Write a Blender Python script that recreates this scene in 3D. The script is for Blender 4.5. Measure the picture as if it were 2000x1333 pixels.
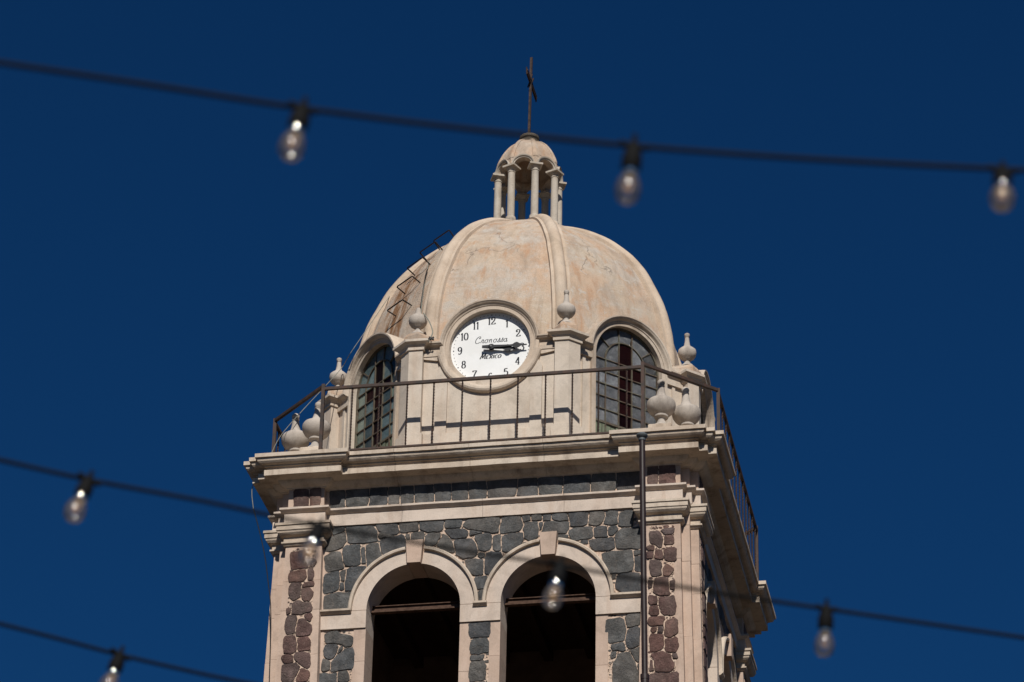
import bpy, bmesh, math, random
from mathutils import Vector, Matrix, noise
from mathutils.geometry import tessellate_polygon
random.seed(7)
PI = math.pi
sc = bpy.context.scene
for o in list(bpy.data.objects): bpy.data.objects.remove(o)
COL = sc.collection

# ------------------------------------------------------------------ camera
TZ = 20.30                                   # height of the cornice top above the plaza
CAM = Vector((7.460672, -39.194734, -18.702252)); YAW, PITCH, ROLL, FPX = .192677, .498378, .021979, 6532.196
def cam_basis():
    f = Vector((-math.sin(YAW)*math.cos(PITCH), math.cos(YAW)*math.cos(PITCH), math.sin(PITCH)))
    r = Vector((math.cos(YAW), math.sin(YAW), 0)); u = r.cross(f)
    return r*math.cos(ROLL)+u*math.sin(ROLL), u*math.cos(ROLL)-r*math.sin(ROLL), f
CR, CU, CF = cam_basis()
cd = bpy.data.cameras.new('camera'); co = bpy.data.objects.new('camera', cd); COL.objects.link(co)
co.matrix_world = Matrix(((CR.x, CU.x, -CF.x, CAM.x), (CR.y, CU.y, -CF.y, CAM.y), (CR.z, CU.z, -CF.z, CAM.z+TZ), (0, 0, 0, 1)))
cd.sensor_fit = 'HORIZONTAL'; cd.sensor_width = 36; cd.lens = FPX*36/2000
cd.clip_start = .1; cd.clip_end = 3000
cd.dof.use_dof = True; cd.dof.focus_distance = 44.0; cd.dof.aperture_fstop = 4.2
sc.camera = co

# ------------------------------------------------------------------ light
SUN_EL, SUN_AZ = math.radians(40.5), math.radians(13.5)   # azimuth measured from the front of the tower (-Y) towards +X
to_sun = Vector((math.sin(SUN_AZ)*math.cos(SUN_EL), -math.cos(SUN_AZ)*math.cos(SUN_EL), math.sin(SUN_EL)))
w = bpy.data.worlds.new('World'); sc.world = w; w.use_nodes = True
nt = w.node_tree; nt.nodes.clear()
sky = nt.nodes.new('ShaderNodeTexSky'); sky.sky_type = 'NISHITA'; sky.sun_disc = False
sky.sun_elevation = SUN_EL; sky.sun_rotation = math.atan2(to_sun.x, to_sun.y)
sky.altitude = 0; sky.air_density = 1.0; sky.dust_density = .3; sky.ozone_density = 3.0
tint = nt.nodes.new('ShaderNodeMix'); tint.data_type = 'RGBA'; tint.blend_type = 'MULTIPLY'; tint.inputs[0].default_value = 1
tint.inputs[7].default_value = (.078, .385, .725, 1)         # deep polarised blue, the same over the whole sky
bg = nt.nodes.new('ShaderNodeBackground'); bg.inputs[1].default_value = .05
wo = nt.nodes.new('ShaderNodeOutputWorld')
nt.links.new(sky.outputs[0], tint.inputs[6]); nt.links.new(tint.outputs[2], bg.inputs[0]); nt.links.new(bg.outputs[0], wo.inputs[0])
sl = bpy.data.lights.new('sun', 'SUN'); sl.energy = 5.0; sl.angle = math.radians(.53); sl.color = (1, .96, .90)
so = bpy.data.objects.new('sun', sl); COL.objects.link(so)
so.rotation_euler = (-to_sun).to_track_quat('-Z', 'Y').to_euler(); so.location = (0, 0, 60)
sc.view_settings.view_transform = 'Standard'; sc.view_settings.look = 'None'
sc.view_settings.exposure = -.20; sc.view_settings.gamma = 1; sc.view_settings.use_curve_mapping = False

# ------------------------------------------------------------------ pixel -> place
def ray(px, py): return CF + CR*((px-1000)/FPX) - CU*((py-666.5)/FPX)
def on_plane(px, py, n, c):
    d = ray(px, py); n = Vector(n); return CAM + d*((c-CAM.dot(n))/d.dot(n))
def front(px, py, Y): return on_plane(px, py, (0, 1, 0), -Y)

# ------------------------------------------------------------------ materials
def nodes(name):
    m = bpy.data.materials.new(name); m.use_nodes = True; t = m.node_tree; b = t.nodes['Principled BSDF']
    return m, t, b
def tex_noise(t, coord, scale, detail=5, rough=.6, stretch=None, dist=0):
    n = t.nodes.new('ShaderNodeTexNoise'); n.inputs['Scale'].default_value = scale; n.inputs['Detail'].default_value = detail
    n.inputs['Roughness'].default_value = rough; n.inputs['Distortion'].default_value = dist
    if stretch:
        mp = t.nodes.new('ShaderNodeMapping'); mp.inputs['Scale'].default_value = stretch
        t.links.new(coord, mp.inputs[0]); coord = mp.outputs[0]
    t.links.new(coord, n.inputs['Vector']); return n.outputs['Fac']
def ramp(t, fac, stops):
    r = t.nodes.new('ShaderNodeValToRGB'); e = r.color_ramp.elements
    while len(e) < len(stops): e.new(.5)
    for el, (p, c) in zip(e, stops):
        el.position = p; el.color = (c, c, c, 1) if isinstance(c, (int, float)) else (*c, 1)
    t.links.new(fac, r.inputs[0]); return r.outputs[0]
def mixc(t, fac, a, b, mode='MIX'):
    m = t.nodes.new('ShaderNodeMix'); m.data_type = 'RGBA'; m.blend_type = mode
    for sock, v in ((m.inputs[0], fac), (m.inputs[6], a), (m.inputs[7], b)):
        if isinstance(v, (int, float)): sock.default_value = v
        elif isinstance(v, tuple): sock.default_value = (*v, 1)
        else: t.links.new(v, sock)
    return m.outputs[2]
def bump(t, b, h, strength, dist=.02):
    n = t.nodes.new('ShaderNodeBump'); n.inputs['Strength'].default_value = strength; n.inputs['Distance'].default_value = dist
    t.links.new(h, n.inputs['Height']); t.links.new(n.outputs[0], b.inputs['Normal'])
def wcoord(t):
    g = t.nodes.new('ShaderNodeNewGeometry'); return g.outputs['Position']
def rnd(t):
    g = t.nodes.new('ShaderNodeObjectInfo'); return g.outputs['Random']
MAT = {}
def stone_mat(name, c0, c1, stain, scale=1.3, bstr=.35, fine=60, streak=.45, objvar=.0):
    m, t, b = nodes(name); P = wcoord(t)
    col = mixc(t, ramp(t, tex_noise(t, P, scale, 6, .62, dist=.4), [(.35, 0), (.65, 1)]), c0, c1)
    st = ramp(t, tex_noise(t, P, 1.0, 6, .65, (5, 5, .7)), [(.50, 0), (.72, 1)])
    mm = t.nodes.new('ShaderNodeMath'); mm.operation = 'MULTIPLY'; mm.inputs[1].default_value = streak; t.links.new(st, mm.inputs[0])
    col = mixc(t, mm.outputs[0], col, stain)
    sp = ramp(t, tex_noise(t, P, fine, 3, .7), [(.3, .90), (.5, 1), (.75, 1.04)])
    col = mixc(t, 1.0, col, sp, 'MULTIPLY')
    pits = ramp(t, tex_noise(t, P, 24, 2, .5), [(.24, .55), (.31, 1)])
    col = mixc(t, .4, col, pits, 'MULTIPLY')
    blot = ramp(t, tex_noise(t, P, 3.3, 7, .7, dist=.6), [(.36, .84), (.52, 1), (.70, 1.06)]); col = mixc(t, 1, col, blot, 'MULTIPLY')
    if objvar:
        col = mixc(t, 1.0, col, ramp(t, rnd(t), [(0, 1-objvar), (1, 1+objvar*.3)]), 'MULTIPLY')
    t.links.new(col, b.inputs['Base Color']); b.inputs['Roughness'].default_value = .9; b.inputs['Specular IOR Level'].default_value = .2
    h = mixc(t, .5, tex_noise(t, P, 14, 6, .7), tex_noise(t, P, fine*1.4, 3, .6))
    bump(t, b, h, bstr, .015); MAT[name] = m; return m
stone_mat('trim_stone', (.62, .525, .425), (.55, .44, .34), (.27, .20, .145), objvar=.14, streak=.8, bstr=.5)
stone_mat('band_stone', (.62, .52, .435), (.57, .465, .38), (.44, .30, .21), streak=.4, objvar=.06)
stone_mat('pink_stone', (.50, .365, .280), (.55, .42, .333), (.36, .25, .19), objvar=.09, streak=.5)
stone_mat('urn_stone', (.51, .45, .39), (.42, .365, .31), (.20, .165, .14), streak=.75, scale=4)
stone_mat('lantern_stone', (.50, .445, .375), (.44, .38, .31), (.26, .19, .12), streak=.6, scale=5)
stone_mat('ring_stone', (.25, .21, .165), (.20, .165, .125), (.12, .09, .07), scale=5)
stone_mat('rib_plaster', (.57, .465, .365), (.52, .405, .30), (.38, .28, .20), scale=2, streak=.5, bstr=.5)
stone_mat('drum_plaster', (.60, .518, .43), (.54, .455, .368), (.44, .31, .22), scale=1.6, streak=.5)
def mortar_mat():
    m, t, b = nodes('mortar'); P = wcoord(t)
    n = tex_noise(t, P, 9, 8, .7)
    col = mixc(t, ramp(t, n, [(.35, 0), (.62, 1)]), (.52, .37, .275), (.62, .48, .375))
    hole = ramp(t, tex_noise(t, P, 26, 4, .75, dist=.6), [(.37, 0), (.46, 1)])
    col = mixc(t, hole, (.09, .065, .055), col)
    t.links.new(col, b.inputs['Base Color']); b.inputs['Roughness'].default_value = .95; b.inputs['Specular IOR Level'].default_value = .1
    bump(t, b, mixc(t, .5, hole, n), .9, .02); MAT['mortar'] = m
mortar_mat()
def rock_mat(name, cols, spec):
    m, t, b = nodes(name); P = wcoord(t); r = rnd(t)
    col = ramp(t, r, [(i/(len(cols)-1), c) for i, c in enumerate(cols)])
    n = tex_noise(t, P, 5, 7, .7, dist=.5)
    col = mixc(t, 1, col, ramp(t, n, [(.28, .48), (.48, .95), (.72, 1.95)]), 'MULTIPLY')
    film = ramp(t, tex_noise(t, P, 2.6, 6, .7, (1, 1, .45)), [(.47, 0), (.70, .40)]); col = mixc(t, film, col, (.21, .175, .148))
    dust = ramp(t, tex_noise(t, P, 30, 6, .8), [(.55, 0), (.70, .45)])
    col = mixc(t, dust, col, (.30, .24, .19))
    t.links.new(col, b.inputs['Base Color']); b.inputs['Roughness'].default_value = .72; b.inputs['Specular IOR Level'].default_value = spec
    bump(t, b, mixc(t, .45, tex_noise(t, P, 9, 8, .75, dist=.8), tex_noise(t, P, 40, 6, .8)), 1.0, .05); MAT[name] = m
rock_mat('basalt', [(.078, .081, .084), (.104, .103, .099), (.064, .066, .070), (.115, .106, .095), (.080, .086, .090), (.092, .088, .082)], .25)
rock_mat('red_rock', [(.145, .078, .064), (.110, .068, .060), (.20, .105, .078), (.098, .072, .066), (.135, .070, .057)], .2)
def dome_mat():
    m, t, b = nodes('dome_plaster'); P = wcoord(t)
    a = ramp(t, tex_noise(t, P, 1.15, 7, .62, dist=.5), [(.40, 0), (.60, 1)])
    col = mixc(t, a, (.545, .385, .27), (.535, .435, .332))
    pale = ramp(t, tex_noise(t, P, 2.6, 9, .68, dist=.3), [(.46, 0), (.62, .85)])
    col = mixc(t, pale, col, (.52, .465, .40))
    grey = ramp(t, tex_noise(t, P, 1.7, 8, .7, (1, 1, .55), dist=.8), [(.48, 0), (.68, .85)])
    col = mixc(t, grey, col, (.36, .285, .225))
    drip = ramp(t, tex_noise(t, P, 1.0, 7, .68, (7, 7, .6), dist=.5), [(.50, 0), (.72, .7)]); col = mixc(t, drip, col, (.33, .25, .185))
    tro = ramp(t, tex_noise(t, P, 1.0, 6, .7, (1.2, 1.2, 7), dist=.6), [(.52, 0), (.70, .55)]); col = mixc(t, tro, col, (.42, .30, .215))
    flake = ramp(t, tex_noise(t, P, 5.5, 9, .75, dist=.8), [(.585, 0), (.60, .8)]); col = mixc(t, flake, col, (.53, .475, .41))
    rust = ramp(t, tex_noise(t, P, 2.2, 5, .6, (3.2, 3.2, .55)), [(.54, 0), (.70, .65)])
    col = mixc(t, rust, col, (.46, .255, .14))
    dp = t.nodes.new('ShaderNodeVectorMath'); dp.operation = 'DOT_PRODUCT'; dp.inputs[1].default_value = (.7071, -.7071, 0); t.links.new(P, dp.inputs[0])
    dq = t.nodes.new('ShaderNodeVectorMath'); dq.operation = 'DOT_PRODUCT'; dq.inputs[1].default_value = (-.7071, -.7071, 0); t.links.new(P, dq.inputs[0])
    mr = t.nodes.new('ShaderNodeMapRange'); mr.inputs[1].default_value = -1; mr.inputs[2].default_value = 1; t.links.new(dp.outputs['Value'], mr.inputs[0])
    band = ramp(t, mr.outputs[0], [(.28, 0), (.36, 1), (.56, 1), (.66, 0)]); side = ramp(t, dq.outputs['Value'], [(.9, 0), (1, 1)])
    runs = ramp(t, tex_noise(t, P, 1.0, 5, .6, (11, 11, .9), dist=.3), [(.42, 0), (.58, .95)])
    col = mixc(t, mixc(t, 1, mixc(t, 1, band, side, 'MULTIPLY'), runs, 'MULTIPLY'), col, (.25, .125, .058))
    sp = ramp(t, tex_noise(t, P, 55, 4, .75), [(.3, .84), (.5, 1), (.75, 1.06)])
    col = mixc(t, 1, col, sp, 'MULTIPLY')
    v = t.nodes.new('ShaderNodeTexVoronoi'); v.feature = 'DISTANCE_TO_EDGE'; v.inputs['Scale'].default_value = 1.25
    wv = t.nodes.new('ShaderNodeVectorMath'); wv.operation = 'ADD'
    nn = t.nodes.new('ShaderNodeTexNoise'); nn.inputs['Scale'].default_value = 3.5; nn.inputs['Detail'].default_value = 6
    sc_ = t.nodes.new('ShaderNodeVectorMath'); sc_.operation = 'SCALE'; sc_.inputs['Scale'].default_value = .5
    t.links.new(P, nn.inputs['Vector']); t.links.new(nn.outputs['Color'], sc_.inputs[0])
    t.links.new(P, wv.inputs[0]); t.links.new(sc_.outputs[0], wv.inputs[1]); t.links.new(wv.outputs[0], v.inputs['Vector'])
    ck = ramp(t, v.outputs['Distance'], [(0, .8), (.0055, 0)])
    gate = ramp(t, tex_noise(t, P, 1.4, 3, .5), [(.54, 0), (.60, 1)])
    ckm = mixc(t, 1, ck, gate, 'MULTIPLY')
    col = mixc(t, ckm, col, (.26, .20, .16))
    t.links.new(col, b.inputs['Base Color']); b.inputs['Roughness'].default_value = .92; b.inputs['Specular IOR Level'].default_value = .15
    h = mixc(t, .45, tex_noise(t, P, 7, 7, .7), tex_noise(t, P, 70, 4, .7)); h = mixc(t, ckm, h, (0, 0, 0))
    bump(t, b, h, .8, .03); MAT['dome_plaster'] = m
dome_mat()
def plain(name, c, rough=.6, metal=0, spec=.3, var=.25, scale=8, c2=None, bstr=.2):
    m, t, b = nodes(name); P = wcoord(t)
    n = ramp(t, tex_noise(t, P, scale, 6, .7), [(.4, 0), (.62, 1)])
    c2 = c2 or tuple(x*(1-var) for x in c)
    t.links.new(mixc(t, n, c, c2), b.inputs['Base Color']); b.inputs['Roughness'].default_value = rough
    b.inputs['Metallic'].default_value = metal; b.inputs['Specular IOR Level'].default_value = spec
    if bstr: bump(t, b, tex_noise(t, P, scale*8, 4, .7), bstr, .004)
    MAT[name] = m
plain('rail_iron', (.040, .031, .027), .65, 0, .25, c2=(.075, .042, .030), scale=11)
plain('twist_iron', (.022, .018, .017), .6, 0, .3, c2=(.075, .040, .028), scale=30)
plain('cross_iron', (.022, .014, .012), .7, 0, .2, c2=(.075, .045, .032), scale=14)
plain('rung_iron', (.018, .014, .013), .6)
plain('beam_iron', (.105, .062, .042), .8, 0, .15, c2=(.06, .034, .024), scale=14)
plain('pole_paint', (.030, .018, .016), .45, 0, .35, scale=5)
plain('pole_ball', (.15, .165, .17), .5, .3, .4, scale=20)
plain('window_bar', (.115, .108, .078), .7, c2=(.085, .052, .036), scale=9)
plain('louvre_paint', (.17, .19, .13), .7, scale=15)
plain('dial_white', (.80, .80, .785), .45, 0, .4, c2=(.74, .735, .71), scale=2.2, bstr=0)
plain('dial_ink', (.012, .014, .022), .5, 0, .3, bstr=0)
plain('hand_black', (.010, .010, .011), .4, 0, .4, bstr=0)
plain('cable_grey', (.24, .24, .20), .6, bstr=0)
plain('cable_black', (.010, .010, .011), .5, bstr=0)
plain('socket_black', (.006, .006, .006), .75, 0, .12, bstr=.0)
plain('timber_dark', (.055, .036, .026), .85, 0, .1, scale=5)
plain('inner_plaster', (.24, .165, .125), .95, 0, .1, scale=4)
plain('deck', (.36, .29, .23), .95, 0, .1, scale=3)
plain('galv_tip', (.45, .44, .42), .4, .6, .4, bstr=0)
stone_mat('paving', (.060, .046, .033), (.050, .037, .027), (.045, .034, .025), scale=.3, streak=.3)  # ground out of view, toned dark to weaken its bounce light
def pane_mat(name, c, c2, rough, scale, bs, spec=.5):
    m, t, b = nodes(name); P = wcoord(t); r = rnd(t)
    n = tex_noise(t, P, 12, 5, .7)
    col = mixc(t, ramp(t, n, [(.35, 0), (.7, 1)]), c, c2)
    col = mixc(t, 1, col, ramp(t, r, [(0, .32), (1, 1.3)]), 'MULTIPLY')
    t.links.new(col, b.inputs['Base Color']); b.inputs['Roughness'].default_value = rough; b.inputs['Specular IOR Level'].default_value = spec
    bump(t, b, tex_noise(t, P, scale, 3, .6), bs, .01); MAT[name] = m
pane_mat('pane_grey', (.085, .090, .098), (.20, .205, .215), .15, 110, 1.0)
pane_mat('pane_teal', (.075, .125, .135), (.17, .21, .20), .2, 60, .5)
pane_mat('pane_green', (.22, .26, .21), (.15, .19, .165), .25, 60, .5)
pane_mat('pane_red', (.010, .0022, .0018), (.017, .0035, .0025), .3, 75, .6, .12)
def glass_mat():
    m, t, b = nodes('bulb_glass'); out = t.nodes['Material Output']; t.nodes.remove(b)
    tr = t.nodes.new('ShaderNodeBsdfTransparent'); tr.inputs[0].default_value = (.93, .90, .86, 1)
    gl = t.nodes.new('ShaderNodeBsdfGlossy'); gl.inputs['Roughness'].default_value = .11; gl.inputs[0].default_value = (1, 1, 1, 1)
    lw = t.nodes.new('ShaderNodeFresnel'); lw.inputs[0].default_value = 1.5
    mx = t.nodes.new('ShaderNodeMixShader')
    t.links.new(lw.outputs[0], mx.inputs[0]); t.links.new(tr.outputs[0], mx.inputs[1]); t.links.new(gl.outputs[0], mx.inputs[2])
    df = t.nodes.new('ShaderNodeBsdfDiffuse'); df.inputs[0].default_value = (.55, .47, .40, 1)      # brownish haze mixed in so the glass shows against the sky
    m2 = t.nodes.new('ShaderNodeMixShader'); m2.inputs[0].default_value = .10
    t.links.new(mx.outputs[0], m2.inputs[1]); t.links.new(df.outputs[0], m2.inputs[2]); t.links.new(m2.outputs[0], out.inputs[0])
    MAT['bulb_glass'] = m
glass_mat()
plain('filament', (.62, .36, .13), .5, 0, .4, bstr=0)
plain('glint_cap_metal', (.90, .88, .84), .13, 1.0, .5, var=.02, bstr=0)

# ------------------------------------------------------------------ object helpers
def link(name, me, mat, parent=None, loc=(0, 0, 0)):
    o = bpy.data.objects.new(name, me); COL.objects.link(o); o.location = loc
    if mat is not None and not me.materials: me.materials.append(MAT[mat])
    if parent: o.parent = parent
    return o
def to_mesh(name, bm, smooth=False):
    bmesh.ops.remove_doubles(bm, verts=bm.verts, dist=1e-6)
    bmesh.ops.recalc_face_normals(bm, faces=bm.faces)
    me = bpy.data.meshes.new(name); bm.to_mesh(me); bm.free()
    if smooth: me.polygons.foreach_set('use_smooth', [True]*len(me.polygons))
    return me
def soft(me, ang=35):
    me.polygons.foreach_set('use_smooth', [True]*len(me.polygons)); me.set_sharp_from_angle(angle=math.radians(ang)); return me
def empty(name, loc, label, cat, group=None):
    o = bpy.data.objects.new(name, None); COL.objects.link(o); o.location = loc; tag(o, label, cat, group); return o
def tag(o, label, cat, group=None):
    o['label'] = label; o['category'] = cat
    if group: o['group'] = group
    return o
HL = (0, 0, TZ)                               # tower parts are drawn with z = 0 at the cornice top
def face_map(az):
    n = Vector((math.sin(az), -math.cos(az), 0)); t = Vector((math.cos(az), math.sin(az), 0))
    return lambda u, z, d: t*u + n*d + Vector((0, 0, z))
def plan_map(a, b, c): return Vector((a, b, c))
def wob(v, amp):
    if not amp: return v
    n = noise.noise_vector(v*3.1)+noise.noise_vector(v*9.7)*.7+noise.noise_vector(v*37)*.6
    return v+n*amp
def bm_box(bm, mp, u0, u1, z0, z1, d0, d1):
    vs = [bm.verts.new(mp(u, z, d)) for d in (d0, d1) for z in (z0, z1) for u in (u0, u1)]
    for f in ((0, 1, 3, 2), (4, 6, 7, 5), (0, 4, 5, 1), (2, 3, 7, 6), (0, 2, 6, 4), (1, 5, 7, 3)): bm.faces.new([vs[i] for i in f])
def bm_plate(bm, mp, outline, holes, d0, d1, back=True):
    polys = [outline]+holes; flat = [p for q in polys for p in q]
    tris = tessellate_polygon([[Vector((p[0], p[1], 0)) for p in q] for q in polys])
    A = [bm.verts.new(mp(p[0], p[1], d1)) for p in flat]; B = [bm.verts.new(mp(p[0], p[1], d0)) for p in flat]
    for t in tris:
        try: bm.faces.new([A[i] for i in t])
        except ValueError: pass
        if back:
            try: bm.faces.new([B[i] for i in t])
            except ValueError: pass
    k = 0
    for q in polys:
        n = len(q)
        for i in range(n):
            a, b_ = k+i, k+(i+1) % n
            bm.faces.new((A[a], A[b_], B[b_], B[a]))
        k += n
def offset_pts(path, off, closed, side):
    n = len(path); out = []
    for i in range(n):
        p = Vector(path[i])
        def nrm(a, b):
            d = (Vector(b)-Vector(a)).normalized(); return Vector((d.y, -d.x))*side
        if closed or 0 < i < n-1:
            n1 = nrm(path[i-1], path[i]); n2 = nrm(path[i], path[(i+1) % n])
            m = n1+n2; out.append(p+m*(off/max(.15, m.dot(n1))) if m.length > 1e-6 else p+n1*off)
        else:
            n1 = nrm(path[0], path[1]) if i == 0 else nrm(path[-2], path[-1]); out.append(p+n1*off)
    return out
def densify(path, closed, step):
    out = []; n = len(path)
    for i in range(n if closed else n-1):
        a, b = Vector(path[i]), Vector(path[(i+1) % n]); k = max(1, int(math.ceil((b-a).length/step)))
        for j in range(k): out.append((a+(b-a)*(j/k))[:])
    if not closed: out.append(tuple(path[-1]))
    return out
def bm_sweep(bm, path, prof, closed, mp, side=1, caps=True, step=None, amp=0):
    if step: path = densify(path, closed, step)
    rows = []
    for off, h in prof:
        pts = offset_pts(path, off, closed, side)
        rows.append([bm.verts.new(wob(mp(p[0], p[1], h), amp)) for p in pts])
    n = len(path)
    for a, b in zip(rows, rows[1:]):
        for i in range(n if closed else n-1):
            j = (i+1) % n; bm.faces.new((a[i], a[j], b[j], b[i]))
    if not closed and caps:
        for e in (0, -1):
            try: bm.faces.new([r[e] for r in rows])
            except ValueError: pass
def bm_lathe(bm, prof, seg=24, c=Vector((0, 0, 0))):
    rows = []
    for r, z in prof:
        rows.append([bm.verts.new(c+Vector((r*math.cos(2*PI*i/seg), r*math.sin(2*PI*i/seg), z))) for i in range(seg)] if r > 1e-5 else [bm.verts.new(c+Vector((0, 0, z)))])
    for a, b in zip(rows, rows[1:]):
        for i in range(seg):
            j = (i+1) % seg
            if len(a) == 1: bm.faces.new((a[0], b[i], b[j]))
            elif len(b) == 1: bm.faces.new((a[i], a[j], b[0]))
            else: bm.faces.new((a[i], a[j], b[j], b[i]))
def bm_tube(bm, pts, r, seg=8, twist=0, square=False):
    pts = [Vector(p) for p in pts]; rows = []; up = Vector((0, 0, 1)); prev = None
    for i, p in enumerate(pts):
        d = (pts[min(i+1, len(pts)-1)]-pts[max(i-1, 0)]).normalized()
        if prev is None:
            a = d.cross(up if abs(d.z) < .95 else Vector((1, 0, 0))).normalized()
        else:
            a = (prev-d*prev.dot(d)).normalized()
        prev = a; b = d.cross(a); sg = 4 if square else seg
        rows.append([bm.verts.new(p+(a*math.cos(q)+b*math.sin(q))*r) for q in [2*PI*(k+.5)/sg+twist*i for k in range(sg)]])
    for a, b in zip(rows, rows[1:]):
        for i in range(len(a)):
            j = (i+1) % len(a); bm.faces.new((a[i], a[j], b[j], b[i]))
    bm.faces.new(rows[0]); bm.faces.new(rows[-1])
def bm_bar(bm, p, q, wd, ht, up=Vector((0, 0, 1))):
    p, q = Vector(p), Vector(q); d = (q-p).normalized(); s = d.cross(up).normalized(); u = s.cross(d)
    vs = [bm.verts.new(e+s*(a*wd/2)+u*(b*ht/2)) for e in (p, q) for a in (-1, 1) for b in (-1, 1)]
    for f in ((0, 1, 3, 2), (4, 6, 7, 5), (0, 4, 5, 1), (2, 3, 7, 6), (0, 2, 6, 4), (1, 5, 7, 3)): bm.faces.new([vs[i] for i in f])
def arc(cx, cy, r, a0, a1, n): return [(cx+r*math.cos(a0+(a1-a0)*i/n), cy+r*math.sin(a0+(a1-a0)*i/n)) for i in range(n+1)]
def spline(pts, k=8):
    P = [Vector(p) for p in pts]; out = []
    for i in range(len(P)-1):
        a, b, c, d = P[max(i-1, 0)], P[i], P[i+1], P[min(i+2, len(P)-1)]
        for j in range(k):
            t = j/k; out.append(.5*((2*b)+(c-a)*t+(2*a-5*b+4*c-d)*t*t+(3*b-a-3*c+d)*t**3))
    out.append(P[-1]); return out
def new(): return bmesh.new()

# ================================================================== SETTING
bm = new(); bm_box(bm, plan_map, -900, 900, -900, 900, -.4, 0)
g = link('ground', to_mesh('ground', bm), 'paving'); g['kind'] = 'structure'; g['label'] = 'dark stone paved plaza around the tower'

# ================================================================== BELL TOWER
tower = empty('bell_tower', (0, 0, 0), 'tall bell tower of dark stone with pale trim, ribbed peach dome and lantern', 'tower')
def part(name, bm, mat, parent=tower, smooth=None, loc=HL):
    me = to_mesh(name, bm)
    if smooth: soft(me, smooth)
    return link(name, me, mat, parent, loc if parent is tower else (0, 0, 0))
XA, XB, XN, YP, YW = 2.010, 2.472, 2.572, 2.670, 2.571
RI = 2.19                                     # inner face of the belfry walls
pier = [(XA, -YP), (XB, -YP), (XB, -XN), (XN, -XN), (XN, -XB), (YP, -XB), (YP, -XA), (2.3, -XA), (2.3, -2.3), (XA, -2.3)]
def rot(path, k):
    for _ in range(k): path = [(-y, x) for x, y in path]
    return path
ARC_C, ARC_R, SPR = .838, .587, -2.03
SILL = -5.2
def arch_open(cx, r, spr, bottom, n=20):
    return [(cx+r, bottom)]+arc(cx, spr, r, 0, PI, n)+[(cx-r, bottom)]

# --- walls with the paired belfry arches
for k in range(4):
    mp = face_map(k*PI/2)
    bm = new()
    holes = [arch_open(s*ARC_C, ARC_R+.012, SPR, SILL) for s in (-1, 1)] if k in (0, 1) else []
    bm_plate(bm, mp, [(-XA-.02, -TZ), (XA+.02, -TZ), (XA+.02, -.30), (-XA-.02, -.30)], holes, RI, YW)
    wall = part('wall', bm, 'mortar')
    if k == 0: front_wall = wall
    if k == 1: right_wall = wall
    # inner lining
# --- corner piers, stacked blocks with open joints
def bat(z): return max(0, (-1.15-z)*.0185)
pier_parts = []
for k in range(4):
    pp = rot(pier, k)
    bm = new(); bm_sweep(bm, pp, [(-.012, -TZ), (-.012, -.30)], True, plan_map)
    core = part('pier', bm, 'mortar'); pier_parts.append(core)
    z = -.30; rr = random.Random(20+k)
    zs = [-.30, -1.13, -1.62, -2.02, -2.62]
    while zs[-1] > -7: zs.append(zs[-1]-rr.uniform(.45, .75))
    zs.append(-TZ)
    for a, b in zip(zs, zs[1:]):
        b2 = b+.0035
        jit = rr.uniform(-.003, .003)
        bm = new(); bm_sweep(bm, pp, [(-.03, a), (bat(a)+jit, a), (bat(b2)+jit, b2), (-.03, b2)], True, plan_map, step=.25 if a > -4 else None, amp=.0025)
        part('block', bm, 'pink_stone', core)
# --- belfry room: ceiling with joists, floor
bm = new(); bm_box(bm, plan_map, -2.25, 2.25, -2.25, 2.25, -.62, -.5); ceil = part('ceiling', bm, 'timber_dark')
for i in range(7):
    bm = new(); x = -1.8+i*.6; bm_box(bm, plan_map, x-.06, x+.06, -2.2, 2.2, -.78, -.622); part('joist', bm, 'timber_dark', ceil)
bm = new(); bm_box(bm, plan_map, -2.25, 2.25, -2.25, 2.25, -7.2, -7.0); part('belfry_floor', bm, 'inner_plaster')
for k in range(4):
    mp = face_map(k*PI/2); bm = new()
    holes = [arch_open(s*ARC_C, ARC_R+.02, SPR, SILL) for s in (-1, 1)] if k in (0, 1) else []
    bm_plate(bm, mp, [(-2.18+.001*k, -7.0), (2.18, -7.0), (2.18, -.621), (-2.18, -.621)], holes, RI-.03, RI-.004)
    part('inner_lining', bm, 'inner_plaster')
# --- iron beams across the arches
for k in (0, 1):
    mp = face_map(k*PI/2)
    for s in (-1, 1):
        bm = new(); c = s*ARC_C
        for z0, z1, d0, d1 in ((-1.967, -1.945, 2.30, 2.38), (-1.888, -1.877, 2.30, 2.37), (-1.945, -1.895, 2.334, 2.346)):
            bm_box(bm, mp, c-.585, c+.585, z0, z1, d0, d1)
        part('iron_beam', bm, 'beam_iron')

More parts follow.
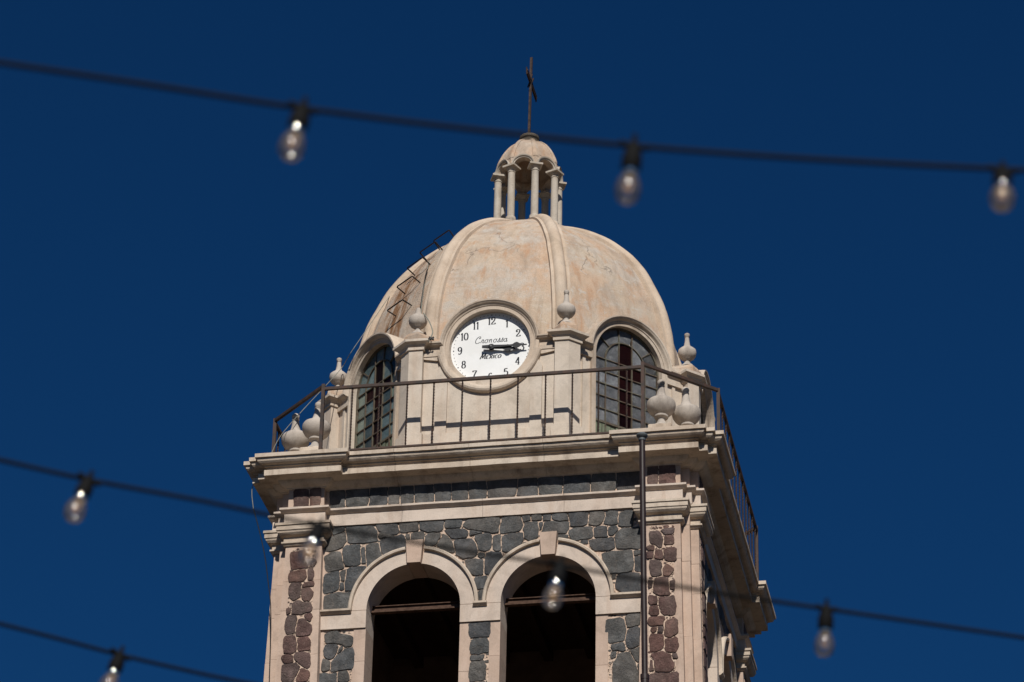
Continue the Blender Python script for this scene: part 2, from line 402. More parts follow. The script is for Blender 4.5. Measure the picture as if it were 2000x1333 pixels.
# --- arch surrounds
def arch_set(k, wall):
    mp = face_map(k*PI/2); F = YW
    for s in (-1, 1):
        c = s*ARC_C; kw = math.asin(.088/ARC_R)
        for a0, a1 in ((0, PI/2-kw), (PI/2+kw, PI)):
            g_ = .003
            inner = arc(c, SPR+g_, ARC_R, a0, a1, 16); outer = arc(c, SPR+g_, .768, a0, a1, 16)
            bm = new(); bm_plate(bm, mp, inner+outer[::-1], [], RI-.02, F+.032); part('voussoir', bm, 'band_stone')
            bm = new(); pth = arc(c, SPR+g_, .768, a0, a1, 22)
            bm_sweep(bm, pth, [(0, F-.05), (0, F+.055), (.006, F+.075), (.030, F+.078), (.046, F+.066), (.046, F-.05)], False, mp, side=1 if True else -1, amp=.0015)
            part('hood_mould', bm, 'trim_stone')
        bm = new(); bm_plate(bm, mp, [(c-.107, -1.150), (c+.107, -1.146), (c+.084, -1.452), (c-.084, -1.452)], [], RI, F+.095); part('keystone', bm, 'pink_stone')
    # imposts
    for (a, b) in ((-XA, -ARC_C-ARC_R), (-ARC_C+ARC_R, ARC_C-ARC_R), (ARC_C+ARC_R, XA)):
        bm = new(); bm_box(bm, mp, a, b, -2.262, SPR-.003, RI-.02, F+.033); part('impost', bm, 'band_stone')
    for (a, b) in ((-XA, -ARC_C-.772), (-.085, .085), (ARC_C+.772, XA)):
        bm = new()
        prof = [(F-.02, -2.015), (F+.085, -2.015), (F+.085, -2.040), (F+.075, -2.046), (F+.05, -2.068), (F-.02, -2.068)]
        A = [bm.verts.new(wob(mp(a, z, d), .001)) for d, z in prof]; B = [bm.verts.new(wob(mp(b, z, d), .001)) for d, z in prof]
        for i in range(len(prof)):
            j = (i+1) % len(prof); bm.faces.new((A[i], A[j], B[j], B[i]))
        bm.faces.new(A); bm.faces.new(B); part('impost_cap', bm, 'trim_stone')
    # jamb strips below the imposts
    rr = random.Random(3+k)
    for (a, b) in ((-1.575, -ARC_C-ARC_R), (-ARC_C+ARC_R, -.118), (.118, ARC_C-ARC_R), (ARC_C+ARC_R, 1.575)):
        z = -2.266
        while z > SILL:
            z2 = z-rr.uniform(.35, .7); bm = new(); bm_box(bm, mp, a, b, z2+.004, z, RI-.02, F+.012+rr.uniform(-.002, .002)); part('jamb_block', bm, 'pink_stone'); z = z2
    for (a, b) in ((-XA, -1.945), (1.945, XA)):
        bm = new(); bm_box(bm, mp, a, b, SILL, -.92, F-.1, F+.006); part('wall_strip', bm, 'pink_stone')
arch_set(0, front_wall); arch_set(1, right_wall)

# --- architrave, capitals, cornice
PROF_ARCH = [(-.03, -.636), (.085, -.636), (.085, -.662), (.070, -.672), (.045, -.695), (.032, -.698), (.032, -.858), (-.03, -.858)]
PROF_CAP = [(-.03, -.862), (.122, -.862), (.122, -.893), (.108, -.897), (.108, -.955), (.098, -.960), (.092, -.985), (.070, -1.008), (.042, -1.020), (.024, -1.024), (.024, -1.088), (.048, -1.092), (.048, -1.112), (.036, -1.118), (.018, -1.140), (-.03, -1.140)]
PROF_CORN = [(-.12, 0), (.366, 0), (.366, -.050), (.342, -.052), (.342, -.066), (.335, -.090), (.316, -.110), (.292, -.121), (.262, -.124), (.262, -.140), (.232, -.142), (.232, -.163), (.198, -.165), (.198, -.184), (.262, -.186), (.262, -.260), (.118, -.272), (.112, -.285), (.095, -.306), (.065, -.330), (.024, -.346), (.024, -.356), (-.12, -.358)]
def run_piece(k, a, b, prof, base, name, mat, dz=-.003):
    mp = face_map(k*PI/2); bm = new(); n = max(1, int((b-a)/.07))
    rows = [[bm.verts.new(wob(mp(a+(b-a)*i/n, z+dz, base+o), .003)) for i in range(n+1)] for o, z in prof]
    for r1, r2 in zip(rows, rows[1:]+rows[:1]):
        for i in range(n): bm.faces.new((r1[i], r1[i+1], r2[i+1], r2[i]))
    bm.faces.new([r[0] for r in rows]); bm.faces.new([r[-1] for r in rows])
    part(name, bm, mat)
def cuts(k, xs): return list(zip([-XA-.02]+xs, xs+[XA+.02]))
for k in range(4):
    for rc in ([(XA, -YP), (XB, -YP), (XB, -2.45), (XA, -2.45)], [(2.45, -XB), (YP, -XB), (YP, -XA), (2.45, -XA)]):
        bm = new(); bm_sweep(bm, rot(rc, k), PROF_CAP, True, plan_map, step=.09, amp=.003); part('capital', bm, 'trim_stone')
    for prof, name, mat in ((PROF_ARCH, 'architrave', 'band_stone'), (PROF_CORN, 'cornice_block', 'trim_stone')):
        bm = new(); bm_sweep(bm, rot(pier, k), prof, True, plan_map, step=.09, amp=.003); part(name, bm, mat)
    for a, b in cuts(k, [-1.02, .0, 1.02]): run_piece(k, a+.002, b-.002, PROF_ARCH, YW, 'architrave', 'band_stone')
    for a, b in cuts(k, [-1.08, -.13, .80]): run_piece(k, a+.002, b-.002, PROF_CORN, YW, 'cornice_stone', 'trim_stone')
bm = new(); bm_box(bm, plan_map, -2.52, 2.52, -2.52, 2.52, -.30, -.012); part('terrace', bm, 'deck')

# ------------------------------------------------------------------ rubble stones, each its own piece
def stone(poly, mp, d, mat, parent, rng, lift=.022):
    """poly in face (u, z); irregular, pillowed stone"""
    cx = sum(p[0] for p in poly)/len(poly); cz = sum(p[1] for p in poly)/len(poly)
    P = poly
    out = []
    for u, z in P:
        nn = noise.noise_vector(Vector((u*13, z*13, d)))*.008+noise.noise_vector(Vector((u*37, z*37, d)))*.007; out.append((u+nn.x, z+nn.y))
    bm = new(); tx, tz = rng.uniform(-.022, .022), rng.uniform(-.03, .02)
    def ring(sc_, dd, jit):
        r = []
        for u, z in out:
            uu, zz = cx+(u-cx)*sc_, cz+(z-cz)*sc_
            h = dd+(uu-cx)*tx+(zz-cz)*tz+jit*noise.noise(Vector((uu*7, zz*7, d*3)))
            r.append(bm.verts.new(mp(uu, zz, d+h)))
        return r
    rings = [ring(1.01, -.03, 0), ring(1.0, lift*.6, .003), ring(.965, lift*.95, .004), ring(.66, lift*1.15, .009), ring(.30, lift*1.2, .010)]
    n = len(out)
    for a, b in zip(rings, rings[1:]):
        for i in range(n): bm.faces.new((a[i], a[(i+1) % n], b[(i+1) % n], b[i]))
    c = bm.verts.new(mp(cx, cz, d+lift*1.2+.012*noise.noise(Vector((cx*5, cz*5, 1)))))
    for i in range(n): bm.faces.new((rings[-1][i], rings[-1][(i+1) % n], c))
    me = soft(to_mesh('stone', bm), 28); o = link('stone', me, mat, parent); return o
STONES, PENDING = [], []
fm = face_map(0); RNG = random.Random(11)
def traced(ox, oy, s, polys, Y, mat, parent, lift=.014, batter=False):
    for p in polys:
        q = []
        for x, y in p:
            v = front(ox+x/s, oy+y/s, Y)
            if batter: v = front(ox+x/s, oy+y/s, Y+bat(v.z))
            q.append((v.x, v.z))
        zc = sum(b for a, b in q)/len(q)
        PENDING.append((q, Y+(bat(zc)+.004 if batter else 0)+.001, mat, parent, lift))
L1 = [[(330,180),(470,165),(620,190),(680,230),(680,330),(520,350),(350,350),(335,300)],[(120,440),(110,400),(170,300),(320,235),(335,340),(260,400)],[(190,200),(300,180),(320,215),(190,260)],
[(700,160),(830,145),(900,155),(925,220),(915,265),(780,280),(700,225)],[(965,145),(1050,125),(1150,140),(1150,210),(1050,220),(965,225)],[(1190,120),(1440,110),(1435,190),(1400,225),(1300,220),(1190,205)],
[(1480,110),(1640,95),(1640,175),(1540,185),(1480,180)],[(725,330),(830,290),(960,270),(1010,320),(1020,390),(900,420),(770,490),(735,430)],[(1075,260),(1190,235),(1220,270),(1215,340),(1080,345)],
[(1245,275),(1400,250),(1410,290),(1360,380),(1240,370)],[(1380,385),(1440,265),(1490,290),(1550,370),(1565,460),(1470,430)],[(1480,220),(1620,195),(1710,240),(1700,290),(1580,300),(1510,265)],
[(1580,340),(1730,320),(1820,370),(1835,500),(1690,520),(1610,480)],[(300,470),(340,410),(480,390),(495,600),(330,615),(310,560)],[(110,530),(180,490),(260,475),(280,560),(290,650),(115,690)],
[(560,400),(700,370),(715,510),(640,580),(580,630),(570,520)],[(100,720),(240,690),(250,760),(240,890),(95,930)],[(340,670),(545,635),(550,660),(440,810),(420,890),(325,905),(330,760)],
[(270,700),(320,675),(310,790),(275,785)],[(270,825),(300,820),(295,890),(260,890)],[(100,980),(250,950),(385,940),(370,1000),(345,1110),(200,1140),(100,1140)],[(515,420),(540,410),(545,590),(515,595)],
[(1720,570),(1880,560),(1900,620),(1890,715),(1810,720),(1760,650)],[(1820,760),(1930,755),(1920,870),(1850,880)],[(1862,920),(1900,915),(1892,1000),(1872,1000)],[(1030,270),(1062,262),(1060,330),(1035,320)],[(720,235),(900,280),(880,300),(730,310),(700,290)]]
R1 = [[(-70,155),(-20,100),(130,65),(300,75),(325,120),(300,230),(150,215),(0,190)],[(45,265),(180,250),(220,280),(215,390),(150,425),(95,415),(70,330)],[(170,465),(320,460),(330,520),(290,610),(200,690),(165,680)],[(85,470),(160,465),(155,500),(80,500)],
[(350,75),(470,50),(550,70),(575,150),(520,220),(400,230),(325,235),(325,170)],[(575,55),(660,40),(660,90),(590,105)],[(685,45),(780,35),(785,90),(690,95)],[(810,35),(885,30),(880,90),(810,95)],[(905,40),(1060,30),(1080,95),(960,100),(910,70)],
[(605,130),(740,115),(755,190),(730,270),(680,305),(600,300),(595,200)],[(820,125),(960,110),(1085,120),(1085,190),(1060,235),(800,240)],[(1100,30),(1200,5),(1300,15),(1290,130),(1190,155),(1120,150),(1105,90)],
[(1330,10),(1470,10),(1485,50),(1430,130),(1320,135)],[(1520,20),(1640,10),(1630,130),(1500,130),(1510,80)],[(1660,20),(1790,10),(1775,100),(1790,150),(1650,150)],[(1105,210),(1340,180),(1355,270),(1330,300),(1150,300),(1100,260)],
[(1380,190),(1510,180),(1525,280),(1390,285)],[(1545,190),(1615,170),(1620,210),(1590,250),(1540,255)],[(1620,260),(1700,200),(1870,195),(1885,300),(1870,400),(1640,400),(1615,340)],[(1325,320),(1440,305),(1590,300),(1600,400),(1400,415),(1350,370)],
[(1490,480),(1780,440),(1810,560),(1790,640),(1720,660),(1560,690),(1510,580)],[(1625,720),(1860,700),(1885,800),(1870,880),(1740,900),(1640,850)],[(355,290),(430,255),(570,240),(585,310),(530,360),(420,425),(360,430)],[(265,285),(320,275),(320,420),(280,430),(255,380)],
[(1835,450),(1890,445),(1890,475),(1840,480)],[(1840,520),(1885,500),(1885,650),(1850,640)],[(1580,710),(1618,705),(1612,745),(1585,745)],[(960,270),(1080,265),(1070,285),(970,285)],[(1240,330),(1300,325),(1295,345),(1245,350)],[(760,130),(800,125),(790,190),(765,210)],[(0,225),(120,235),(30,262),(0,255)]]
FR1 = [[(60,680),(220,660),(215,870),(65,875)],[(250,660),(540,630),(525,800),(500,850),(250,860)],[(560,640),(780,625),(780,830),(555,845)],[(800,625),(940,610),(930,820),(790,830)],[(960,610),(1090,600),(1110,810),(960,820)],[(1160,595),(1350,580),(1365,780),(1300,800),(1150,800)],[(1410,575),(1590,560),(1590,770),(1420,790)],[(1630,560),(1810,550),(1805,760),(1640,770)]]
FR2 = [[(-75,616),(115,600),(110,790),(-60,810)],[(140,620),(480,580),(470,770),(160,795)],[(520,580),(710,570),(720,770),(480,775)],[(740,590),(1010,560),(990,745),(760,755)],[(1070,555),(1330,540),(1325,725),(1060,740)],[(1390,540),(1640,510),(1650,700),(1390,720)],[(1680,510),(1930,490),(1930,690),(1680,705)]]
PL = [[(155,120),(250,100),(300,140),(300,240),(160,245)],[(140,310),(270,265),(285,330),(240,370),(135,370)],[(310,260),(340,255),(335,350),(305,350)],[(145,400),(235,395),(215,520),(170,550),(140,480)],[(250,410),(345,380),(345,415),(260,425)],[(250,450),(320,430),(330,480),(315,550),(270,555),(240,500)],
[(150,600),(200,565),(310,575),(325,650),(240,670),(150,680)],[(110,640),(145,620),(140,670),(110,675)],[(120,710),(185,705),(185,760),(170,860),(110,860),(105,780)],[(215,745),(270,735),(315,790),(310,880),(190,890),(200,810)],[(280,700),(325,685),(320,750),(290,740)],[(95,910),(170,900),(190,960),(170,1045),(100,1040),(85,980)],
[(215,920),(300,910),(300,1020),(215,1035)],[(190,1060),(250,1050),(300,1080),(300,1190),(220,1150),(180,1100)],[(75,1100),(140,1090),(155,1140),(90,1150)],[(70,1180),(180,1155),(215,1190),(190,1260),(140,1330),(75,1330)],[(195,1290),(240,1210),(295,1240),(290,1325),(200,1325)],[(330,190),(360,185),(345,230),(320,230)],
[(60,1360),(170,1345),(180,1450),(60,1460)],[(195,1350),(285,1345),(280,1460),(200,1465)]]
PR = [[(80,60),(130,55),(180,100),(150,165),(85,130)],[(190,85),(255,75),(250,130),(200,140)],[(185,35),(255,25),(255,55),(200,55)],[(110,210),(170,205),(175,270),(115,275)],[(190,205),(270,195),(270,275),(195,280)],[(50,180),(90,170),(95,200),(60,205)],[(45,220),(90,215),(85,260),(50,260)],[(75,290),(120,280),(165,340),(160,410),(90,415)],
[(175,360),(210,335),(245,370),(225,420),(180,415)],[(105,450),(200,430),(230,490),(220,580),(120,590),(95,520)],[(70,600),(125,595),(120,665),(75,660)],[(150,615),(255,605),(270,680),(255,740),(190,755),(145,690)],[(75,690),(125,675),(135,720),(120,755),(75,755)],[(65,780),(185,770),(180,850),(70,845)],[(190,820),(280,805),(285,900),(240,945),(190,930)],
[(135,855),(175,850),(175,905),(135,905)],[(80,870),(125,865),(125,890),(90,905)],[(80,930),(175,925),(180,1030),(150,1055),(85,1060)],[(195,970),(285,960),(285,1075),(205,1070)],[(90,1100),(150,1075),(245,1095),(255,1200),(230,1250),(110,1240)],[(258,1090),(290,1085),(290,1120),(262,1125)],[(80,1280),(160,1260),(290,1265),(290,1400),(80,1400)],
[(62,470),(86,465),(86,520),(62,520)],[(240,470),(265,465),(265,530),(242,530)],[(75,1150),(92,1150),(95,1230),(75,1230)],[(170,430),(175,445)]]
PR = [p for p in PR if len(p) > 2]
PNL = [[(1165,520),(1230,490),(1310,480),(1370,520),(1545,560),(1540,680),(1460,680),(1400,640),(1160,630)],[(1145,680),(1310,665),(1335,740),(1260,870),(1190,890),(1135,850)],[(1430,750),(1565,730),(1555,1050),(1330,1090),(1225,1100),(1235,960)],[(1110,920),(1190,950),(1210,1070),(1100,1070)],[(1030,1180),(1310,1140),(1310,1330),(1030,1330)],[(1350,1120),(1480,1095),(1480,1230),(1340,1260)],[(1345,750),(1400,700),(1410,740),(1340,800)]]
PNM = [[(332,965),(440,955),(445,1035),(330,1045)],[(345,1060),(430,1050),(430,1130),(380,1150),(335,1145)],[(335,1165),(410,1160),(405,1190),(335,1190)],[(335,1205),(415,1195),(410,1310),(330,1325)],[(330,1345),(415,1335),(410,1420),(330,1430)]]
PNR = [[(95,940),(190,930),(205,980),(190,1060),(105,1080),(90,1010)],[(210,915),(285,900),(290,960),(215,975)],[(220,1000),(280,980),(305,1030),(300,1090),(230,1115),(210,1060)],[(120,1095),(185,1085),(190,1120),(125,1125)],[(150,1160),(230,1145),(260,1200),(290,1280),(285,1400),(140,1400),(135,1240)],[(240,1130),(305,1105),(305,1200),(270,1190)],[(280,1220),(305,1215),(305,1260),(285,1250)],[(118,1140),(145,1135),(140,1170),(120,1175)]]
traced(620, 1000, 5.882, L1, YW, 'basalt', front_wall)
traced(920, 1000, 5.714, R1, YW, 'basalt', front_wall)
traced(640, 860, 6.667, FR1, YW, 'basalt', front_wall)
traced(930, 840, 6.06, FR2, YW, 'basalt', front_wall)
traced(500, 1180, 8.333, PNL, YW, 'basalt', front_wall)
traced(820, 930, 3.307, PNM, YW, 'basalt', front_wall)
traced(1160, 930, 3.3075, PNR, YW, 'basalt', front_wall)
# mortar beds of the pilaster panels, then their stones
for k, core in enumerate(pier_parts):
    mp_f, mp_s = face_map(k*PI/2), face_map(k*PI/2+PI/2)
    for mp, a, b in ((mp_f, 2.095, 2.385), (mp_s, -2.385, -2.095)):
        for z0, z1 in ((-9.0, -1.165), (-.634, -.36)):
            bm = new(); vs = [bm.verts.new(mp(u, z, YP+bat(z)+.004-dd)) for dd in (0, .03) for z in (z0, z1) for u in ((a-bat(z)*.3), (b+bat(z)*.8))]
            for f in ((0, 1, 3, 2), (4, 6, 7, 5), (0, 4, 5, 1), (2, 3, 7, 6), (0, 2, 6, 4), (1, 5, 7, 3)): bm.faces.new([vs[i] for i in f])
            part('mortar_bed', bm, 'mortar', core)
traced(540, 1060, 4.88, PL, YP, 'red_rock', pier_parts[3], batter=True)
traced(1255, 1030, 4.4, PR, YP, 'red_rock', pier_parts[0], batter=True)
traced(470, 860, 8.696, [[(945,880),(1160,860),(1150,1120),(950,1130)],[(1190,850),(1330,840),(1310,1100),(1180,1110)]], YP, 'red_rock', pier_parts[3])
traced(1160, 820, 6.667, [[(730,620),(830,610),(835,835),(730,840)],[(850,610),(1030,600),(1030,825),(850,830)]], YP, 'red_rock', pier_parts[0])
def seg_d(p, a, b):
    ab = (b[0]-a[0], b[1]-a[1]); L = ab[0]**2+ab[1]**2
    t = max(0, min(1, ((p[0]-a[0])*ab[0]+(p[1]-a[1])*ab[1])/L)) if L > 1e-12 else 0
    return math.hypot(p[0]-a[0]-ab[0]*t, p[1]-a[1]-ab[1]*t)
def lay_stones(joint=.012, cap=.034):
    boxes = [(min(p[0] for p in q), max(p[0] for p in q), min(p[1] for p in q), max(p[1] for p in q)) for q, *_ in PENDING]
    for i, (q, d, mat, parent, lift) in enumerate(PENDING):
        ar = sum(q[k-1][0]*q[k][1]-q[k][0]*q[k-1][1] for k in range(len(q)))
        n = len(q); q2 = []
        for k in range(n):                                   # knock the corners off a little
            a_, b_, c_ = q[k-1], q[k], q[(k+1) % n]; f = .035
            q2 += [(a_[0]*f+b_[0]*(1-f), a_[1]*f+b_[1]*(1-f)), (b_[0]*(1-f)+c_[0]*f, b_[1]*(1-f)+c_[1]*f)]
        P = densify(q2, True, .035); O = offset_pts(P, 1.0, True, 1 if ar > 0 else -1); bi = boxes[i]
        near = [PENDING[j][0] for j, bj in enumerate(boxes) if j != i and bj[0]-.09 < bi[1] and bj[1]+.09 > bi[0] and bj[2]-.09 < bi[3] and bj[3]+.09 > bi[2]]
        out = []
        for p, o_ in zip(P, O):
            dd = min([seg_d(p, r[k-1], r[k]) for r in near for k in range(len(r))] or [1])
            v = Vector((o_[0]-p[0], o_[1]-p[1])); v = v.normalized()*min(1.7, v.length); m = max(-.004, min(cap, dd/2-joint/2)); out.append((p[0]+v.x*m, p[1]+v.y*m))
        STONES.append((parent, out, d)); stone(out, fm, d, mat, parent, RNG, lift)
lay_stones()
# the oblique right face: rubble too small to pick apart from here
def rubble(mp, d, cells, mat, parent, rng):
    bm = new()
    for (u0, u1, z0, z1) in cells:
        z = z0
        while z < z1-.04:
            h = min(rng.uniform(.15, .27), z1-z); u = u0
            while u < u1-.04:
                wd = min(rng.uniform(.16, .36), u1-u)
                if u1-(u+wd) < .08: wd = u1-u
                m = .012; q = [(u+m, z+m), (u+wd-m, z+m+rng.uniform(-.01, .01)), (u+wd-m, z+h-m), (u+m, z+h-m+rng.uniform(-.01, .01))]
                cxx, czz = u+wd/2, z+h/2; lf = rng.uniform(.010, .028)
                A = [bm.verts.new(mp(a, b, d-.02)) for a, b in q]; B = [bm.verts.new(mp(a, b, d+lf*.5)) for a, b in q]
                C_ = [bm.verts.new(mp(cxx+(a-cxx)*.8, czz+(b-czz)*.75, d+lf)) for a, b in q]
                for i in range(4):
                    j = (i+1) % 4; bm.faces.new((A[i], A[j], B[j], B[i])); bm.faces.new((B[i], B[j], C_[j], C_[i]))
                bm.faces.new(C_); u += wd
            z += h
    o = part('rubble_stonework', bm, mat, parent); o['kind'] = 'stuff'; return o
rg = random.Random(5)
SP = [(-1.94, 1.94, -1.12, -.87), (-1.94, -1.52, -1.9, -1.13), (1.52, 1.94, -1.9, -1.13), (-.12, .12, -1.9, -1.13), (-1.94, 1.94, -.632, -.36), (-1.94, -1.59, -5, -2.28), (1.59, 1.94, -5, -2.28), (-.11, .11, -5, -2.28)]
rubble(face_map(PI/2), YW, SP, 'basalt', right_wall, rg)
rubble(face_map(PI/2), YP+.004, [(-2.38, -2.10, -1.9, -1.17), (-2.38, -2.10, -.632, -.36)], 'red_rock', pier_parts[0], rg)
rubble(face_map(PI/2), YP+.03, [(-2.38, -2.10, -5, -1.9)], 'red_rock', pier_parts[0], rg)
rubble(face_map(PI/2), YP+.004, [(2.10, 2.38, -2.5, -1.17), (2.10, 2.38, -.632, -.36)], 'red_rock', pier_parts[1], rg)
rubble(face_map(0), YW, [(-1.94, -1.59, -5, -3.25), (1.59, 1.94, -5, -3.4), (-.11, .11, -5, -3.4)], 'basalt', front_wall, rg)

# chinking: small chips pressed into the mortar between the stones
def inside(p, poly):
    r = False; n = len(poly)
    for i in range(n):
        (x0, y0), (x1, y1) = poly[i-1][:2], poly[i][:2]
        if (y0 > p[1]) != (y1 > p[1]) and p[0] < (x1-x0)*(p[1]-y0)/(y1-y0)+x0: r = not r
    return r
def chips(parent, regions, d_of, mat, n, rng, holes=()):
    polys = [p for q, p, d in STONES if q is parent]; bm = new(); done = []
    for _ in range(n):
        a, b, z0, z1 = rng.choice(regions); u, z = rng.uniform(a, b), rng.uniform(z0, z1); r = rng.choice((.010, .013, .018, .024, .03))
        if any(inside((u+r*x, z+r*y), p) for p in polys for x, y in ((0, 0), (.8, 0), (-.8, 0), (0, .8), (0, -.8))) or any(math.hypot(u-x, z-y) < (r+q) for x, y, q in done): continue
        if any(math.hypot(u-hx, max(0, z-hz_)) < hr for hx, hz_, hr in holes): continue
        done.append((u, z, r)); k = rng.randint(5, 7); an = rng.uniform(0, 6); st = rng.uniform(.8, 1.7); d = d_of(z)
        def pt(sc_, dd): return [bm.verts.new(fm(u+r*sc_*st*math.cos(an+2*PI*i/k), z+r*sc_*math.sin(an+2*PI*i/k)*(.8+.3*noise.noise(Vector((u*40, z*40, i)))), d+dd)) for i in range(k)]
        A, B = pt(1.0, -.012), pt(.86, rng.uniform(.001, .005))
        for i in range(k): bm.faces.new((A[i], A[(i+1) % k], B[(i+1) % k], B[i]))
        bm.faces.new(B)
    o = part('chink_stones', bm, mat, parent); o['kind'] = 'stuff'
cr = random.Random(77)
AH = [(s_*ARC_C, SPR, .825) for s_ in (-1, 1)]
chips(front_wall, [(-1.94, 1.94, -2.0, -.87)]*4+[(-1.94, 1.94, -.63, -.36)], lambda z: YW, 'basalt', 2600, cr, AH)
chips(front_wall, [(-1.94, -1.59, -3.3, -2.28), (1.59, 1.94, -3.4, -2.28), (-.11, .11, -3.4, -2.28)], lambda z: YW, 'basalt', 700, cr)
chips(pier_parts[3], [(-2.39, -2.10, -3.1, -1.18)], lambda z: YP+bat(z)+.004, 'red_rock', 1500, cr)
chips(pier_parts[0], [(2.10, 2.39, -3.3, -1.18)], lambda z: YP+bat(z)+.004, 'red_rock', 1500, cr)

# ------------------------------------------------------------------ octagonal drum
AP, APP, ZC, RO = 2.405, 2.500, 1.642, .525    # wall apothem, pilaster apothem, arch centre, opening radius
T8 = math.tan(PI/8)
BARS = 0
def drum_face(k):
    az = k*PI/4; mp = face_map(az); clock = (k == 0)
    AP = 2.405 if k % 2 == 0 else 2.365       # the diagonal faces sit a little further in
    hw = AP*T8+(0 if k % 2 == 0 else .02)
    body = [(-hw, -.01), (hw, -.01), (hw, 1.69), (.63, 1.69)]+arc(0, ZC, .63, math.radians(4), PI-math.radians(4), 28)+[(-.63, 1.69), (-hw, 1.69)]
    hole = arc(0, ZC, RO, 0, 2*PI, 48)[:-1] if clock else arch_open(0, RO, ZC, .30, 28)
    bm = new(); bm_plate(bm, mp, body, [hole], 1.93, AP); df = part('drum_wall', bm, 'drum_plaster')
    def sub(name, bm, mat, sm=None): return part(name, bm, mat, df, sm)
    # plinth
    bm = new(); bm_plate(bm, mp, [(-.86, 0), (.86, 0), (.86, .41), (-.86, .41)] if clock else [(-.86, 0), (-RO-.01, 0), (-RO-.01, .41), (-.86, .41)], [], AP-.05, AP+.055); sub('plinth', bm, 'drum_plaster')
    if not clock:
        bm = new(); bm_plate(bm, mp, [(.86, 0), (RO+.01, 0), (RO+.01, .41), (.86, .41)], [], AP-.05, AP+.055); sub('plinth', bm, 'drum_plaster')
    # entablature: cap moulding running into the arch hood, two fasciae below
    hood = [(-.90, ZC)]+arc(0, ZC, .572, PI, 0, 36)+[(.90, ZC)]
    bm = new(); bm_sweep(bm, hood, [(0, AP-.05), (0, AP+.030), (.012, AP+.034), (.022, AP+.046), (.034, AP+.072), (.050, AP+.086), (.056, AP+.094), (.076, AP+.096), (.080, AP+.05), (.080, AP-.25)], False, mp, side=-1, amp=.0012); sub('hood_mould', bm, 'trim_stone')
    for s in (-1, 1):
        for z0, z1, dd in ((1.588, ZC, .022), (1.530, 1.586, .040)):
            a, b = sorted((s*.90, s*.59)); bm = new(); bm_plate(bm, mp, [(a, z0), (b, z0), (b, z1), (a, z1)], [], AP-.05, AP+dd); sub('fascia', bm, 'trim_stone')
    if clock:
        ring = arc(0, ZC, RO, 0, 2*PI, 64)[:-1]
        bm = new(); bm_sweep(bm, ring, [(0, AP-.12), (0, AP+.030), (.050, AP+.034), (.054, AP+.045), (.085, AP+.060), (.118, AP+.052), (.124, AP-.02)], True, mp, side=1, amp=.001); sub('clock_surround', bm, 'trim_stone')
        low = arc(0, ZC, .600, math.radians(190), math.radians(350), 40)
        bm = new(); bm_sweep(bm, low, [(0, AP-.05), (0, AP+.072), (.022, AP+.082), (.050, AP+.086), (.072, AP+.074), (.084, AP+.050), (.086, AP-.05)], False, mp, side=1, amp=.001); sub('surround_roll', bm, 'trim_stone')
        for s in (-1, 1):
            a, b = sorted((s*.535, s*.686)); x = .56
            top = [(s*.535, ZC-math.sqrt(.60**2-.535**2)), (s*.60, ZC-.15), (s*.686, 1.548)]
            o = [(s*.535, .41), (s*.686, .41), (s*.686, 1.30), (s*.60, 1.45), (s*.535, 1.36)]
            bm = new(); bm_plate(bm, mp, o, [], AP-.05, AP+.040); sub('lesene', bm, 'drum_plaster')
            bm = new(); bm_plate(bm, mp, [(s*.686, 1.47), (s*.60, 1.47), (s*.60, 1.530), (s*.90, 1.530), (s*.90, 1.51)], [], AP-.05, AP+.030); sub('fascia', bm, 'trim_stone')
        bm = new(); bm_box(bm, mp, -.533, .533, .41, 1.2, AP-.05, AP+.018); sub('apron_panel', bm, 'drum_plaster')
    else:
        path = [(RO, .30)]+arc(0, ZC, RO, 0, PI, 36)+[(-RO, .30)]
        bm = new(); bm_sweep(bm, path, [(0, AP-.10), (0, AP+.020), (.040, AP+.024), (.044, AP+.036), (.075, AP+.036), (.080, AP-.02)], False, mp, side=1, amp=.001); sub('window_surround', bm, 'trim_stone')
        for s in (-1, 1):
            a, b = sorted((s*.690, s*.735)); bm = new(); bm_box(bm, mp, a, b, .41, 1.548, AP-.05, AP+.022); sub('lesene', bm, 'drum_plaster')
    return df, mp
faces8 = [drum_face(k) for k in range(8)]

